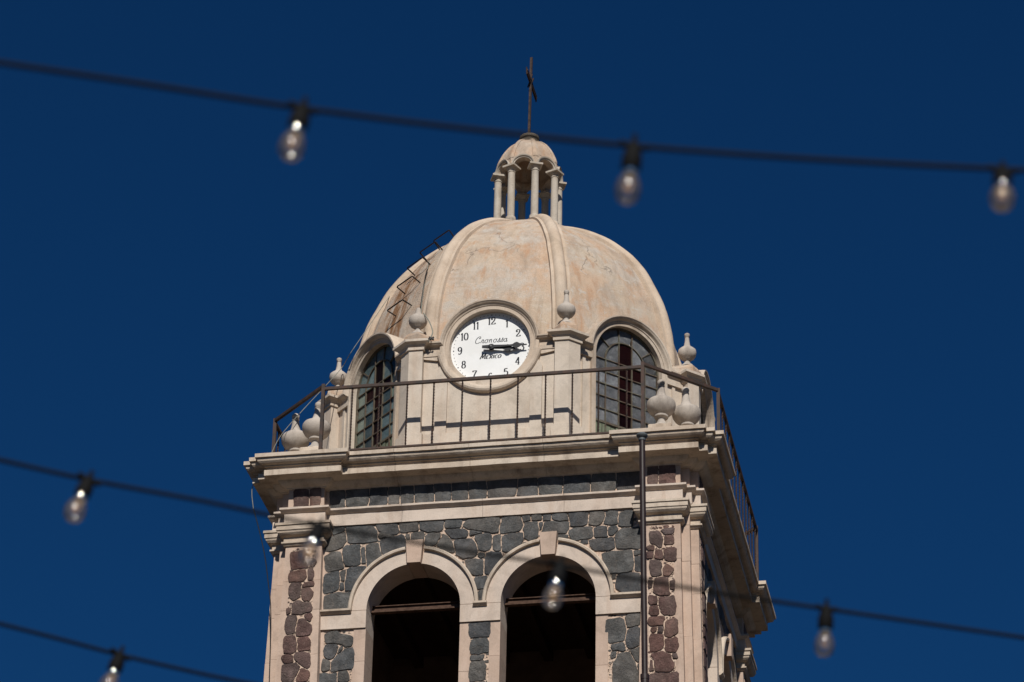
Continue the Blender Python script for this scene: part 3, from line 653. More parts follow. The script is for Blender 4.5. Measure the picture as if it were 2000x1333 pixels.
# windows: bars and panes
def window(k):
    mp = face_map(k*PI/4); D = 2.325 if k % 2 == 0 else 2.285
    bm = new()
    fr = [(RO, .30)]+arc(0, ZC, RO, 0, PI, 30)+[(-RO, .30)]
    bm_sweep(bm, fr, [(0, D-.02), (0, D+.03), (-.022, D+.03), (-.022, D-.02)], False, mp, side=1)
    win = part('window', bm, 'window_bar')
    def bar(pts, wd=.0145, dd=.020, off=0):
        b = new(); bm_sweep(b, pts, [(-wd/2, D-.008), (-wd/2, D+dd+off), (wd/2, D+dd+off), (wd/2, D-.008)], False, mp, side=1); part('glazing_bar', b, 'window_bar', win)
    XS = [-.312, -.104, .104, .312]; R2 = .318
    ZS = [1.642, 1.460, 1.283, 1.103, .918, .730]
    for x in XS:
        bar([(x, .32), (x, ZC if abs(x) > .2 else ZC+math.sqrt((RO-.01)**2-x*x))], off=.001)
    bar(arc(0, ZC, R2, 0, PI, 24), off=.002)
    for a in (math.radians(38), math.radians(142)):
        bar([(R2*math.cos(a), ZC+R2*math.sin(a)), ((RO-.01)*math.cos(a), ZC+(RO-.01)*math.sin(a))])
    for i, z in enumerate(ZS): bar([(-RO+.01, z), (RO-.01, z)], .013 if i < 5 else .03)
    rng = random.Random(40+k); side_l = (k == 7)
    base = 'pane_teal' if side_l else 'pane_grey'
    def pane(poly, mat):
        b = new(); tx, tz = rng.uniform(-.012, .012), rng.uniform(-.02, .02); cu = sum(p[0] for p in poly)/len(poly); cz = sum(p[1] for p in poly)/len(poly)
        bm_plate(b, lambda u, z, d: mp(u, z, d+(u-cu)*tx*2+(z-cz)*tz*2), poly, [], D-.003, D+.003); part('pane', b, mat, win)
    cols = [-RO+.022]+XS+[RO-.022]
    for ri, (z1, z0) in enumerate(zip(ZS, ZS[1:])):
        for ci, (a, b_) in enumerate(zip(cols, cols[1:])):
            m = base
            if ci == 2 or (ri == 0 and ci == 3) or (side_l and ri == 0 and ci == 1): m = 'pane_red'
            elif side_l and (ci == 0 or rng.random() < .15): m = 'pane_green'
            pane([(a+.006, z0+.006), (b_-.006, z0+.006), (b_-.006, z1-.006), (a+.006, z1-.006)], m)
    nl = 14
    for i in range(nl):
        a = -RO+.03+i*(2*RO-.06)/nl; pane([(a, .33), (a+.062, .33), (a+.062, .722), (a, .722)], 'louvre_paint')
    g_ = .008
    def inner(x0, x1, mat):
        n = 8; top = [(x0+(x1-x0)*i/n, ZC+math.sqrt(max(0, (R2-.012)**2-(x0+(x1-x0)*i/n)**2))) for i in range(n+1)]
        pane([(x1, ZC+g_), (x0, ZC+g_)]+top, mat) if top[0][1] > ZC+.012 and top[-1][1] > ZC+.012 else pane([p for p in ([(x1, ZC+g_), (x0, ZC+g_)]+[t for t in top if t[1] > ZC+.012])], mat)
    inner(-.300, -.112, base); inner(-.096, .096, 'pane_red'); inner(.112, .300, base)
    r0, r1 = R2+.012, RO-.022
    sp = [0, 38, math.degrees(math.acos(.104/.42)), 180-math.degrees(math.acos(.104/.42)), 142, 180]
    for a0, a1 in zip(sp, sp[1:]):
        a0, a1 = math.radians(a0+1.3), math.radians(a1-1.3)
        pane(arc(0, ZC, r0, a0, a1, 8)+arc(0, ZC, r1, a1, a0, 8), base)
    b = new(); bm_box(b, mp, -.6, .6, .25, 2.25, 1.94, 1.96); part('window_backing', b, 'timber_dark', win)
for k in (1, 2, 3, 5, 6, 7): window(k)

# pilasters on the eight corners
PEDS = []
for k in range(8):
    az = (k+.5)*PI/4
    f0, f1 = face_map(k*PI/4), face_map((k+1)*PI/4)
    v = APP*T8
    pts = [f0(.855, 0, 2.30), f0(.855, 0, APP), f0(v, 0, APP), f1(-.855, 0, APP), f1(-.855, 0, 2.30)]
    poly = [(p.x, p.y) for p in pts]
    bm = new(); bm_sweep(bm, poly, [(0, 0), (.030, 0), (.030, .405), (.0, .412), (0, 1.600), (.020, 1.604), (.020, 1.650), (.030, 1.652), (.036, 1.666), (.062, 1.686), (.076, 1.694), (.084, 1.698), (.084, 1.732), (-.05, 1.738)], True, plan_map, step=.12, amp=.0018)
    pil = part('pilaster', bm, 'drum_plaster')
    c = Vector((math.sin(az), -math.cos(az), 0)); t = Vector((math.cos(az), math.sin(az), 0))
    ped = [c*2.72+t*.14, c*2.72-t*.14, c*2.30-t*.20, c*2.30+t*.20]; ped = [c*2.675+t*.10, c*2.30+t*.22, c*2.30-t*.22, c*2.675-t*.10]
    poly2 = [(p.x, p.y) for p in ped]
    bm = new(); bm_sweep(bm, poly2, [(-.02, 1.69), (.012, 1.72), (.008, 1.84), (-.030, 1.895), (-.085, 1.925)], True, plan_map, step=.08, amp=.004)
    vs = [v_ for v_ in bm.verts if abs(v_.co.z-1.945) < .02]
    part('pedestal', bm, 'dome_plaster', pil)
    PEDS.append(c*2.535)

# ------------------------------------------------------------------ dome
RIB = [(2.335, 1.70), (2.335, 2.00), (2.315, 2.30), (2.285, 2.52), (2.235, 2.75), (2.165, 2.98), (2.07, 3.20), (1.935, 3.49), (1.80, 3.70), (1.645, 3.90), (1.36, 4.18), (1.03, 4.415), (.72, 4.575), (.42, 4.68)]
def catmull(tab, n):
    P = [Vector((a, b, 0)) for a, b in tab]; return [(p.x, p.y) for p in spline(P, n)]
RIB = [(r, z-.035*max(0, (z-1.9))/2.78) for r, z in RIB]
RIBS = catmull(RIB, 4)
def rv(z):
    for (r0, z0), (r1, z1) in zip(RIBS, RIBS[1:]):
        if z0 <= z <= z1: return r0+(r1-r0)*(z-z0)/(z1-z0)
    return RIBS[0][0] if z < RIBS[0][1] else RIBS[-1][0]
def dome_r(az, z):
    loc = (az+PI/8) % (PI/4)-PI/8; a = (rv(z)-.055)*math.cos(PI/8)
    octo = a/math.cos(loc); return octo*(1-.30)+.30*(rv(z)-.055)*(.985)
bm = new(); NS = 96; rows = []
for r, z in RIBS:
    row = []
    for i in range(NS):
        az = 2*PI*i/NS; rr_ = dome_r(az, z); p = Vector((math.sin(az)*rr_, -math.cos(az)*rr_, z)); n = p.normalized()
        row.append(bm.verts.new(p+n*(.012*noise.noise(p*1.3)+.006*noise.noise(p*4))))
    rows.append(row)
for a, b in zip(rows, rows[1:]):
    for i in range(NS): bm.faces.new((a[i], a[(i+1) % NS], b[(i+1) % NS], b[i]))
bm.faces.new(rows[-1])
dome = part('dome', bm, 'dome_plaster', smooth=40)
SEC = [(-.125, -.05), (-.125, .012), (-.088, .018), (-.082, .010), (-.074, .030), (-.050, .056), (-.020, .068), (.020, .068), (.050, .056), (.074, .030), (.082, .010), (.088, .018), (.125, .012), (.125, -.05)]
for k in range(8):
    az = (k+.5)*PI/4; c = Vector((math.sin(az), -math.cos(az), 0)); t = Vector((math.cos(az), math.sin(az), 0)); bm = new(); rows = []
    for i, (r, z) in enumerate(RIBS):
        a, b = RIBS[max(i-1, 0)], RIBS[min(i+1, len(RIBS)-1)]
        d = Vector((b[0]-a[0], b[1]-a[1])).normalized(); nrm = c*d.y-Vector((0, 0, 1))*d.x
        rows.append([bm.verts.new(wob(c*(r-.062)+Vector((0, 0, z))+t*w_+nrm*h, .003)) for w_, h in SEC])
    for a, b in zip(rows, rows[1:]):
        for i in range(len(SEC)-1): bm.faces.new((a[i], a[i+1], b[i+1], b[i]))
    bm.faces.new(rows[-1]); part('rib', bm, 'rib_plaster', dome, 40)

# ------------------------------------------------------------------ lantern
def octo(r): return [(r*math.sin(-PI/8+i*PI/4), -r*math.cos(-PI/8+i*PI/4)) for i in range(8)]
bm = new(); bm_sweep(bm, octo(.50), [(.03, 4.52), (.03, 4.66), (0, 4.70), (-.16, 4.715)], True, plan_map, step=.1, amp=.004)
lan = part('lantern', bm, 'dome_plaster'); lan.location.z = TZ-.047
def lpart(name, bm, mat='lantern_stone', sm=None): return part(name, bm, mat, lan, sm)
bm = new(); bm_lathe(bm, [(.36, 4.71), (0, 4.712)], 16); lpart('lantern_floor', bm)
LR = .432
for k in range(8):
    az = (k+.5)*PI/4; c = Vector((math.sin(az), -math.cos(az), 0))*LR
    pr = [(.072, 4.69), (.072, 4.775), (.066, 4.79), (.053, 4.80), (.0525, 5.0), (.052, 5.2), (.049, 5.505), (.056, 5.509), (.056, 5.520), (.050, 5.524), (.050, 5.540), (.058, 5.548), (.078, 5.572), (.080, 5.578)]
    bm = new(); bm_lathe(bm, pr, 20, c); lpart('column', bm, sm=40)
    m = face_map(az); bm = new(); bm_box(bm, m, -.092, .092, 5.577, 5.604, LR-.092, LR+.092); lpart('abacus', bm)
    bm = new(); bm_box(bm, m, -.080, .080, 4.66, 4.735, LR-.085, LR+.085); lpart('column_base', bm)
LA = LR*math.cos(PI/8)+.026; LZ = 5.606; LRr = .126
for k in range(8):
    m = face_map(k*PI/4); hw = LA*T8
    body = [(-hw, LZ), (-LRr, LZ)]+arc(0, LZ, LRr, PI, 0, 16)[1:-1]+[(LRr, LZ), (hw, LZ), (hw, LZ+.155), (-hw, LZ+.155)]
    bm = new(); bm_plate(bm, m, body, [], LA-.10, LA); lpart('lantern_arch', bm, 'dome_plaster')
    bm = new(); bm_sweep(bm, arc(0, LZ, LRr, 0, PI, 20), [(0, LA-.05), (0, LA+.012), (.016, LA+.014), (.020, LA+.030), (.036, LA+.036), (.042, LA-.06)], False, m, side=1); lpart('arch_hood', bm)
SD = [(.450, 5.745), (.444, 5.78), (.432, 5.82), (.408, 5.88), (.366, 5.97), (.315, 6.05), (.262, 6.115), (.205, 6.162), (.150, 6.19), (.09, 6.205)]
SDS = catmull(SD, 3); bm = new(); rows = []; NS2 = 64
for r, z in SDS:
    rows.append([bm.verts.new(Vector((math.sin(2*PI*i/NS2), -math.cos(2*PI*i/NS2), 0))*(r*(1-.085*abs(math.cos(4*2*PI*i/NS2))))+Vector((0, 0, z))) for i in range(NS2)])
for r, z in SDS[::-1]:
    rows.append([bm.verts.new(Vector((math.sin(2*PI*i/NS2), -math.cos(2*PI*i/NS2), 0))*(r*.84)+Vector((0, 0, z-.012))) for i in range(NS2)])
for a, b in zip(rows, rows[1:]+rows[:1]):
    for i in range(NS2): bm.faces.new((a[i], a[(i+1) % NS2], b[(i+1) % NS2], b[i]))
lpart('cupola', bm, 'dome_plaster', sm=50)
S2 = [(-.040, -.03), (-.040, .004), (-.018, .016), (0, .019), (.018, .016), (.040, .004), (.040, -.03)]
for k in range(8):
    az = (k+.5)*PI/4; c = Vector((math.sin(az), -math.cos(az), 0)); t = Vector((math.cos(az), math.sin(az), 0)); bm = new(); rows = []
    for i, (r, z) in enumerate(SDS):
        a, b = SDS[max(i-1, 0)], SDS[min(i+1, len(SDS)-1)]; d = Vector((b[0]-a[0], b[1]-a[1])).normalized(); nrm = c*d.y-Vector((0, 0, 1))*d.x
        sc_ = .45+.55*r/.425
        rows.append([bm.verts.new(c*(r-.006)+Vector((0, 0, z))+t*(w_*sc_)+nrm*h) for w_, h in S2])
    for a, b in zip(rows, rows[1:]):
        for i in range(len(S2)-1): bm.faces.new((a[i], a[i+1], b[i+1], b[i]))
    lpart('cupola_rib', bm, 'dome_plaster', sm=50)
bm = new(); bm_lathe(bm, [(.10, 6.17), (.118, 6.20), (.128, 6.225), (.132, 6.245), (.118, 6.255), (.118, 6.262), (.138, 6.275), (.142, 6.295), (.134, 6.315), (.09, 6.328), (0, 6.33)], 28); lpart('cap_ring', bm, 'ring_stone', 40)

# ================================================================== THINGS ON THE TOWER
# iron cross, arms pointing front and back
cross = empty('iron_cross', (0, 0, TZ+6.28), 'rusty openwork iron cross on top of the small lantern', 'cross')
H = 1.365
def cpart(name, f):
    b = new(); f(b); return link(name, to_mesh(name, b), 'cross_iron', cross)
lean = lambda z: Vector((0, -.04+.075*z/H, z))
for dy in (-.022, .022):
    cpart('upright_bar', lambda b: bm_bar(b, lean(0)+Vector((0, dy, 0)), lean(H-(.03 if dy < 0 else 0))+Vector((0, dy, 0)), .028, .026, Vector((0, 1, 0))))
AZ = .915; yc = lean(AZ).y
for dz in (-.024, .024):
    cpart('arm_bar', lambda b: bm_bar(b, Vector((0, yc-.30, AZ+dz)), Vector((0, yc+.43, AZ+dz+.01)), .026, .026))
def zig(b):
    for i in range(14):
        z = .08+i*.083
        if z < H-.06: bm_bar(b, lean(z)+Vector((0, -.02, 0)), lean(z+.05)+Vector((0, .02, 0)), .012, .012, Vector((1, 0, 0)))
    for i in range(10):
        y = yc-.29+i*.07; bm_bar(b, Vector((0, y, AZ-.022)), Vector((0, y+.05, AZ+.022)), .014, .014, Vector((1, 0, 0)))
cpart('lattice', zig)
cpart('collar', lambda b: [bm_bar(b, Vector((-.03, yc+dx, AZ-.11)), Vector((.03, yc+dx, AZ+.10)), .016, .016, Vector((0, 1, 0))) for dx in (-.05, .05)])
for y in (-.30, .43):
    cpart('arm_tip', lambda b: bm_bar(b, Vector((0, yc+y, AZ-.05)), Vector((0, yc+y*1.10, AZ+.05)), .014, .016, Vector((1, 0, 0))))

# corner urns
URN = [(.11, .262), (.095, .285), (.060, .315), (.047, .350), (.046, .378), (.058, .388), (.088, .398), (.092, .412), (.088, .424), (.112, .442), (.150, .480), (.176, .525), (.184, .570), (.180, .606), (.162, .636), (.128, .658), (.092, .674), (.068, .702), (.056, .745), (.046, .810), (.040, .842), (.047, .850), (.047, .858), (.036, .864), (.046, .880), (.0505, .902), (.046, .924), (.030, .940), (0, .946)]
bm = new(); bm_lathe(bm, URN, 32); urn_me = soft(to_mesh('urn_body', bm), 40)
bm = new(); bm_sweep(bm, [(-.145, -.145), (.145, -.145), (.145, .145), (-.145, .145)], [(-.10, -.02), (0, -.02), (0, .235), (-.012, .247), (-.05, .262), (-.144, .268)], True, plan_map, step=.1, amp=.004); ped_me = to_mesh('pedestal', bm)
uc, ud = 2.22, 2.52
URN_AT = {(-uc, -ud): 'round stone urn behind the railing post by the blue-paned window', (-ud, -uc): 'round stone urn at the railing corner beside the loose pale cable',
 (uc, -ud): 'round stone urn before the grey-paned window, above the plain brown flagpole', (ud, -uc): 'cracked round stone urn next to the grey-paned window, over the tower corner edge',
 (ud, uc): 'round stone urn on the far end of the oblique right cornice, half hidden', (uc, ud): 'round stone urn on the rear cornice by the far corner of the right face'}
for (x, y), lab in URN_AT.items():
    e = empty('stone_urn', (x, y, TZ), lab, 'urn', 'urns on the cornice corners')
    a = link('urn_body', urn_me, 'urn_stone', e); a.rotation_euler = (random.uniform(-.05, .05), random.uniform(-.05, .05), random.uniform(0, 6))
    link('pedestal', ped_me, 'trim_stone', e)
# smaller finials above the drum pilasters
FIN = [(.085, -.01), (.075, .015), (.045, .04), (.034, .065), (.036, .080), (.052, .088), (.056, .098), (.090, .118), (.114, .155), (.121, .200), (.114, .238), (.086, .264), (.056, .282), (.040, .312), (.031, .370), (.027, .425), (.034, .432), (.026, .440), (.036, .458), (.034, .480), (.018, .492), (0, .494)]
bm = new(); bm_lathe(bm, FIN, 28); fin_me = soft(to_mesh('finial', bm), 40)
bm = new(); bm_lathe(bm, FIN[:15]+[(.022, .385), (0, .39)], 28); fin_b = soft(to_mesh('finial', bm), 40)
FL = {0: 'small stone ball finial between the clock and the grey-paned window', 7: 'small stone finial with its tip broken off, between the clock and the blue-paned window', 1: 'small stone ball finial right of the grey-paned window against the sky', 6: 'small stone ball finial left of the blue-paned window with a cable over it', 2: 'small stone ball finial at the rear right of the dome drum', 5: 'small stone ball finial at the rear left of the dome drum', 3: 'small stone ball finial at the back of the drum, behind the dome, right half', 4: 'small stone ball finial at the back of the drum, behind the dome, left half'}
for k in range(8):
    p = PEDS[k]; o = link('stone_finial', fin_b if k == 7 else fin_me, 'urn_stone', None, (p.x, p.y, TZ+1.925))
    tag(o, FL[k], 'finial', 'finials around the dome')

# railing round the terrace
RA, RB = 2.039, 2.877
rail = empty('railing', (0, 0, TZ), 'thin brown iron railing with twisted bars around the dome terrace', 'railing')
pts8 = []
for k in range(4): pts8 += rot([(-RA, -RB), (RA, -RB)], k)
for i, (x, y) in enumerate(pts8):
    b = new(); bm_bar(b, (x, y, -.01), (x, y, 1.0), .042, .042, Vector((0, 1, 0))); link('post', to_mesh('post', b), 'rail_iron', rail)
    nx = pts8[(i+1) % 8]; b = new(); bm_bar(b, (x, y, .935 if i % 2 == 0 else .975), (*nx, .935 if i % 2 == 0 else .975), .040, .038); link('top_rail', to_mesh('top_rail', b), 'rail_iron', rail)
    if i % 2 == 0:
        b = new(); bm_bar(b, (x, y, .045), (*nx, .045), .030, .022); link('bottom_rail', to_mesh('bottom_rail', b), 'rail_iron', rail)
b = new(); bm_tube(b, [(0, 0, .05+i*.87/60) for i in range(61)], .0125, twist=.55, square=True); bal_me = to_mesh('baluster', b)
for k in range(4):
    for x in (-1.66, -1.311, -.95, -.61, -.244, .115, .464, .815, 1.154, 1.485, 1.839):
        (px_, py_), = rot([(x, -RB)], k); o = link('baluster', bal_me, 'twist_iron', rail, (px_, py_, 0)); o.rotation_euler.z = random.uniform(0, 3)

# clock
clk = empty('wall_clock', (0, -2.340, TZ+ZC), 'round white clock face showing quarter past three, set in the drum', 'clock')
def cl(u, z, d): return Vector((u, -d, z))
bm = new(); bm_plate(bm, cl, arc(0, 0, .523, 0, 2*PI, 64)[:-1], [], -.02, 0); link('dial', to_mesh('dial', bm), 'dial_white', clk)
def ribbon(bm, pts, thin, thick, slant=0, d=.003, expo=1.4):
    pts = [Vector((p[0]+slant*p[1], p[1])) for p in pts]; n = len(pts); A, B = [], []
    for i, p in enumerate(pts):
        t = (pts[min(i+1, n-1)]-pts[max(i-1, 0)]).normalized(); nn = Vector((-t.y, t.x)); wd = thin+(thick-thin)*abs(t.y)**expo
        A.append(bm.verts.new(cl(p.x+nn.x*wd/2, p.y+nn.y*wd/2, d))); B.append(bm.verts.new(cl(p.x-nn.x*wd/2, p.y-nn.y*wd/2, d)))
    for i in range(n-1): bm.faces.new((A[i], A[i+1], B[i+1], B[i]))
def el(cx, cy, rx, ry, a0, a1, n=18): return [(cx+rx*math.cos(math.radians(a0+(a1-a0)*i/n)), cy+ry*math.sin(math.radians(a0+(a1-a0)*i/n))) for i in range(n+1)]
def sp2(pts): return [(p.x, p.y) for p in spline([Vector((a, b, 0)) for a, b in pts], 6)]
G = {'0': [el(.3, .5, .24, .47, 0, 360, 32)], '1': [[(.22, 0), (.22, .98)], [(.05, .80), (.12, .84), (.22, .98)], [(.10, .015), (.34, .015)]],
 '2': [sp2([(.08, .74), (.10, .88), (.28, .97), (.48, .86), (.48, .68), (.36, .45), (.16, .22), (.06, .05)]), [(.06, .05), (.54, .05)], [(.54, .05), (.54, .2)], el(.12, .72, .05, .06, 0, 360, 10)],
 '3': [sp2([(.08, .80), (.14, .93), (.30, .97), (.46, .86), (.44, .66), (.26, .54)]), sp2([(.26, .54), (.46, .46), (.52, .26), (.40, .06), (.20, .02), (.07, .16)])],
 '4': [[(.40, 0), (.40, .97)], [(.40, .97), (.04, .28)], [(.04, .27), (.56, .27)], [(.28, .015), (.52, .015)]],
 '5': [[(.12, .93), (.50, .97)], [(.12, .93), (.10, .52)], sp2([(.10, .52), (.26, .62), (.46, .52), (.52, .32), (.42, .08), (.22, .02), (.06, .16)]), [(.14, .90), (.48, .92)]],
 '6': [sp2([(.48, .86), (.34, .97), (.16, .84), (.08, .50), (.12, .18), (.30, .02), (.48, .14), (.52, .32), (.42, .52), (.26, .54), (.10, .38)])],
 '7': [[(.06, .93), (.54, .93)], sp2([(.54, .93), (.34, .55), (.22, .26), (.20, 0)]), [(.06, .93), (.06, .76)], [(.07, .90), (.53, .90)]],
 '8': [el(.3, .73, .18, .23, 0, 360, 24), el(.3, .26, .22, .25, 0, 360, 24)],
 '9': [sp2([(.12, .14), (.26, .03), (.44, .16), (.52, .50), (.48, .82), (.30, .98), (.12, .86), (.08, .68), (.18, .48), (.34, .46), (.50, .62)])]}
for h in range(1, 13):
    a = PI/2-h*PI/6; s = str(h); H_ = .108; adv = .56*H_; wt = adv*len(s)
    if '1' in s: wt -= .16*H_*s.count('1')
    cx, cz = .405*math.cos(a), .405*math.sin(a); bm = new(); x = cx-wt/2
    for ch in s:
        for st in G[ch]: ribbon(bm, [(x+u*H_*.92, cz-H_/2+v*H_) for u, v in st], .005, .0175)
        x += adv-(.16*H_ if ch == '1' else 0)
    link('numeral', to_mesh('numeral', bm), 'dial_ink', clk)
bm = new()
for i in range(60):
    a = 2*PI*i/60; r = .0085 if i % 5 == 0 else .0055; c = (.488*math.cos(a), .488*math.sin(a))
    bm.faces.new([bm.verts.new(cl(c[0]+r*math.cos(q*PI/4), c[1]+r*math.sin(q*PI/4), .003)) for q in range(8)])
link('minute_marks', to_mesh('minute_marks', bm), 'dial_ink', clk)['kind'] = 'stuff'
SC = {'C': ([sp2([(.62, .80), (.58, .96), (.44, 1.0), (.20, .78), (.10, .40), (.20, .06), (.42, .0), (.66, .18)]), sp2([(.62, .80), (.52, .70), (.44, .80)])], .62), 'r': ([sp2([(0, .05), (.12, .42), (.17, .50)]), sp2([(.17, .50), (.27, .45), (.30, .40), (.24, .14), (.30, .02), (.42, .12)])], .36),
 'o': ([el(.2, .24, .17, .23, 90, 450, 20), sp2([(.22, .47), (.34, .42), (.46, .46)])], .42), 'n': ([[(.06, .46), (.06, .02)], sp2([(.06, .25), (.18, .45), (.28, .44), (.30, .3), (.30, .08), (.40, .06)])], .42),
 's': ([sp2([(0, .05), (.14, .32), (.20, .56), (.26, .34), (.26, .10), (.14, .01), (.05, .07)]), sp2([(.20, .04), (.32, .05)])], .30), 'a': ([el(.18, .24, .16, .22, 60, 420, 20), sp2([(.34, .46), (.32, .12), (.38, .02), (.48, .12)])], .46)}
bm = new(); x = -.222; S_ = .097
for i, ch in enumerate('Cronossa'):
    st, ad = SC[ch]
    for q in st: ribbon(bm, [(x+u*S_*1.12, .088+v*S_*(1.0 if ch == 'C' else 1.08)) for u, v in q], .0032, .0085, .0, expo=1.2)
    x += ad*S_*1.38
for v in bm.verts: v.co.x += .22*(v.co.z-.088)
link('lettering', to_mesh('lettering', bm), 'dial_ink', clk)
MX = {'M': ([[(.05, 0), (.22, 1)], [(.22, 1), (.38, .15)], [(.38, .15), (.66, 1)], [(.66, 1), (.72, 0)]], .82), 'E': ([[(.10, 0), (.10, .62)], [(.10, .62), (.42, .62)], [(.10, .32), (.34, .32)], [(.10, .0), (.44, 0)]], .50), 'X': ([[(.04, .62), (.42, 0)], [(.44, .62), (.02, 0)]], .50), 'I': ([[(.10, 0), (.10, .62)], [(.07, .82), (.14, .90)]], .26), 'C': ([el(.26, .31, .20, .31, 60, 300, 18)], .46), 'O': ([el(.25, .31, .20, .31, 0, 360, 24)], .5)}
bm = new(); x = -.145; S_ = .078
for ch in 'MEXICO':
    st, ad = MX[ch]
    for q in st: ribbon(bm, [(x+u*S_*1.12, -.142+v*S_) for u, v in q], .004, .0150, 0)
    x += ad*S_*1.16
for v in bm.verts: v.co.x += .30*(v.co.z+.142)
link('lettering', to_mesh('lettering', bm), 'dial_ink', clk)
def hand(name, ang, ol, d0, d1):
    bm = new(); ol = [(x, y*1.3) for x, y in ol]; full = ol+[(x, -y) for x, y in ol[::-1] if abs(y) > 1e-6]
    bm_plate(bm, cl, full, [], d0, d1); me = to_mesh(name, bm)
    o = link(name, me, 'hand_black', clk); o.rotation_euler.y = ang; return o
hand('minute_hand', math.radians(1), [(-.105, .0), (-.105, .014), (-.02, .016), (0, .026), (.03, .026), (.05, .014), (.25, .008), (.29, .011), (.315, .026), (.345, .034), (.375, .022), (.40, .008), (.475, .005), (.476, 0)], .058, .068)
hand('hour_hand', math.radians(7.5), [(-.09, 0), (-.09, .016), (-.02, .018), (0, .030), (.03, .030), (.05, .017), (.16, .013), (.19, .022), (.215, .040), (.245, .036), (.27, .018), (.33, .007), (.331, 0)], .040, .048)
bm = new(); bm_lathe(bm, [(.022, 0), (.022, .075), (0, .078)], 16); o = link('arbor', to_mesh('arbor', bm), 'hand_black', clk); o.rotation_euler.x = PI/2

# step irons on the dome
def hit_dome(px, py):
    d = ray(px, py); t = 38.0
    while t < 50:
        p = CAM+d*t; r = math.hypot(p.x, p.y)
        if 1.7 < p.z < 4.7 and r < dome_r(math.atan2(p.x, -p.y) % (2*PI), p.z): return p
        t += .01
    return None
def dn(p):
    z = p.z; s = (rv(z+.05)-rv(z-.05))/.1; a = -PI/4
    return Vector((math.sin(a), -math.cos(a), -s)).normalized()
def hz(px, py): return 720+px/6.06, 440+py/6.06
# all rungs are alike: shape taken from the lowest one, spaced up the same panel
a0, b0 = hit_dome(*hz(345, 1015)), hit_dome(*hz(535, 880))
tt = Vector((math.cos(-PI/4), math.sin(-PI/4), 0)); u_c = (a0+b0).dot(tt)/2
def panel_pt(u, z):
    r = (rv(z)-.055)*math.cos(PI/8)
    az = -PI/4+math.atan2(u, r); rr_ = dome_r(az % (2*PI), z); return Vector((math.sin(az)*rr_, -math.cos(az)*rr_, z))
RL = ['lowest', 'second', 'third', 'fourth', 'topmost']
for i, z in enumerate((2.74, 3.12, 3.45, 3.74, 3.98)):
    pa, pb = panel_pt(u_c-.18, z), panel_pt(u_c+.18, z); n = dn(pa); o_ = n*.15
    b = new(); bm_tube(b, [pa-n*.04, pa+o_*.97, pa+o_+(pb-pa)*.05, pb+o_+(pa-pb)*.05, pb+o_*.97, pb-n*.04], .0095, 6)
    me = to_mesh('step_iron', b); me.transform(Matrix.Translation(-pa)); o = link('step_iron', me, 'rung_iron', None, pa+Vector((0, 0, TZ)))
    tag(o, 'bent black iron step on the dome, %s of the row above the blue-paned window' % RL[i], 'step iron', 'step irons up the dome')

# cables and the small fitting on the dome
def cable(name, pts, r, mat, label):
    P = spline(pts, 8); c0 = P[0].copy(); b = new(); bm_tube(b, [p-c0 for p in P], r, 6)
    o = link(name, to_mesh(name, b), mat, None, c0+Vector((0, 0, TZ))); tag(o, label, 'cable'); return o
def domed(pl, off=.02):
    out = []
    for x, y in pl:
        p = hit_dome(x, y)
        if p: out.append(p+Vector((p.x, p.y, .6)).normalized()*off)
    return out
fit = hit_dome(793, 533)
c1 = domed([(790, 538), (772, 568), (750, 592), (732, 612), (716, 640)])
c1 += [on_plane(690, 682, (-.7071, -.7071, 0), 2.52), on_plane(668, 718, (0, 1, 0), -1.15)+Vector((0, -.0, 0)), on_plane(634, 756, (0, 1, 0), -2.0), on_plane(590, 803, (0, 1, 0), -2.3), on_plane(548, 852, (0, 1, 0), -2.5), on_plane(527, 893, (0, 1, 0), -2.75)]
cable('cable', c1, .0048, 'cable_grey', 'pale loose cable running from the dome past a finial to the railing')
cable('cable', [on_plane(x, y, (0, 1, 0), -2.66) for x, y in ((499, 938), (493, 952), (492, 968), (495, 995))], .0055, 'cable_grey', 'short pale cable end leaving the underside of the left cornice')
cable('cable', [on_plane(x, y, (0, 1, 0), -2.66) for x, y in ((495, 994), (500, 1012), (506, 1035), (513, 1065), (519, 1098), (524, 1140), (528, 1175), (529, 1230), (526, 1330), (524, 1450))], .0065, 'cable_black', 'black loose cable hanging beside the left edge of the tower')
c3 = domed([(847, 492), (842, 512), (836, 535), (830, 568), (826, 600), (826, 615)], .03)
if len(c3) > 2: cable('cable', c3, .006, 'cable_grey', 'grey cable climbing beside the dome rib above the broken finial')
cable('cable', [front(827, 612, 2.40), front(838, 628, 2.46), front(845, 648, 2.52), front(840, 662, 2.58), front(836, 668, 2.57)], .008, 'cable_grey', 'grey cable looping down beside the broken finial to the clock ledge')
cable('cable', domed([(824, 606), (829, 575), (834, 545), (838, 530)], .035) or [(0, 0, 3)], .008, 'cable_black', 'dark cable twisted along the dome rib above the broken finial')
if fit:
    e = empty('floodlight', fit+Vector((0, 0, TZ)), 'small black fitting clamped on the dome edge beside the step irons', 'lamp')
    b = new(); bm_box(b, plan_map, -.05, .05, -.09, .03, -.01, .06); link('housing', to_mesh('housing', b), 'cable_black', e)
    b = new(); bm_tube(b, [(0, -.03, -.06), (0, -.05, .02), (.03, -.06, .10)], .012); link('bracket', to_mesh('bracket', b), 'cable_black', e)
e = empty('cable_joint', front(840, 663, 2.56)+Vector((0, 0, TZ)), 'dark taped cable joint on the ledge between broken finial and clock', 'cable joint')
b = new(); [bm_tube(b, [(-.05+.02*i, -.01*i, -.02+.015*i), (.0, -.02, .015*(i-1)), (.05, -.01, .02-.02*i)], .012) for i in range(3)]; link('tape', to_mesh('tape', b), 'cable_black', e)

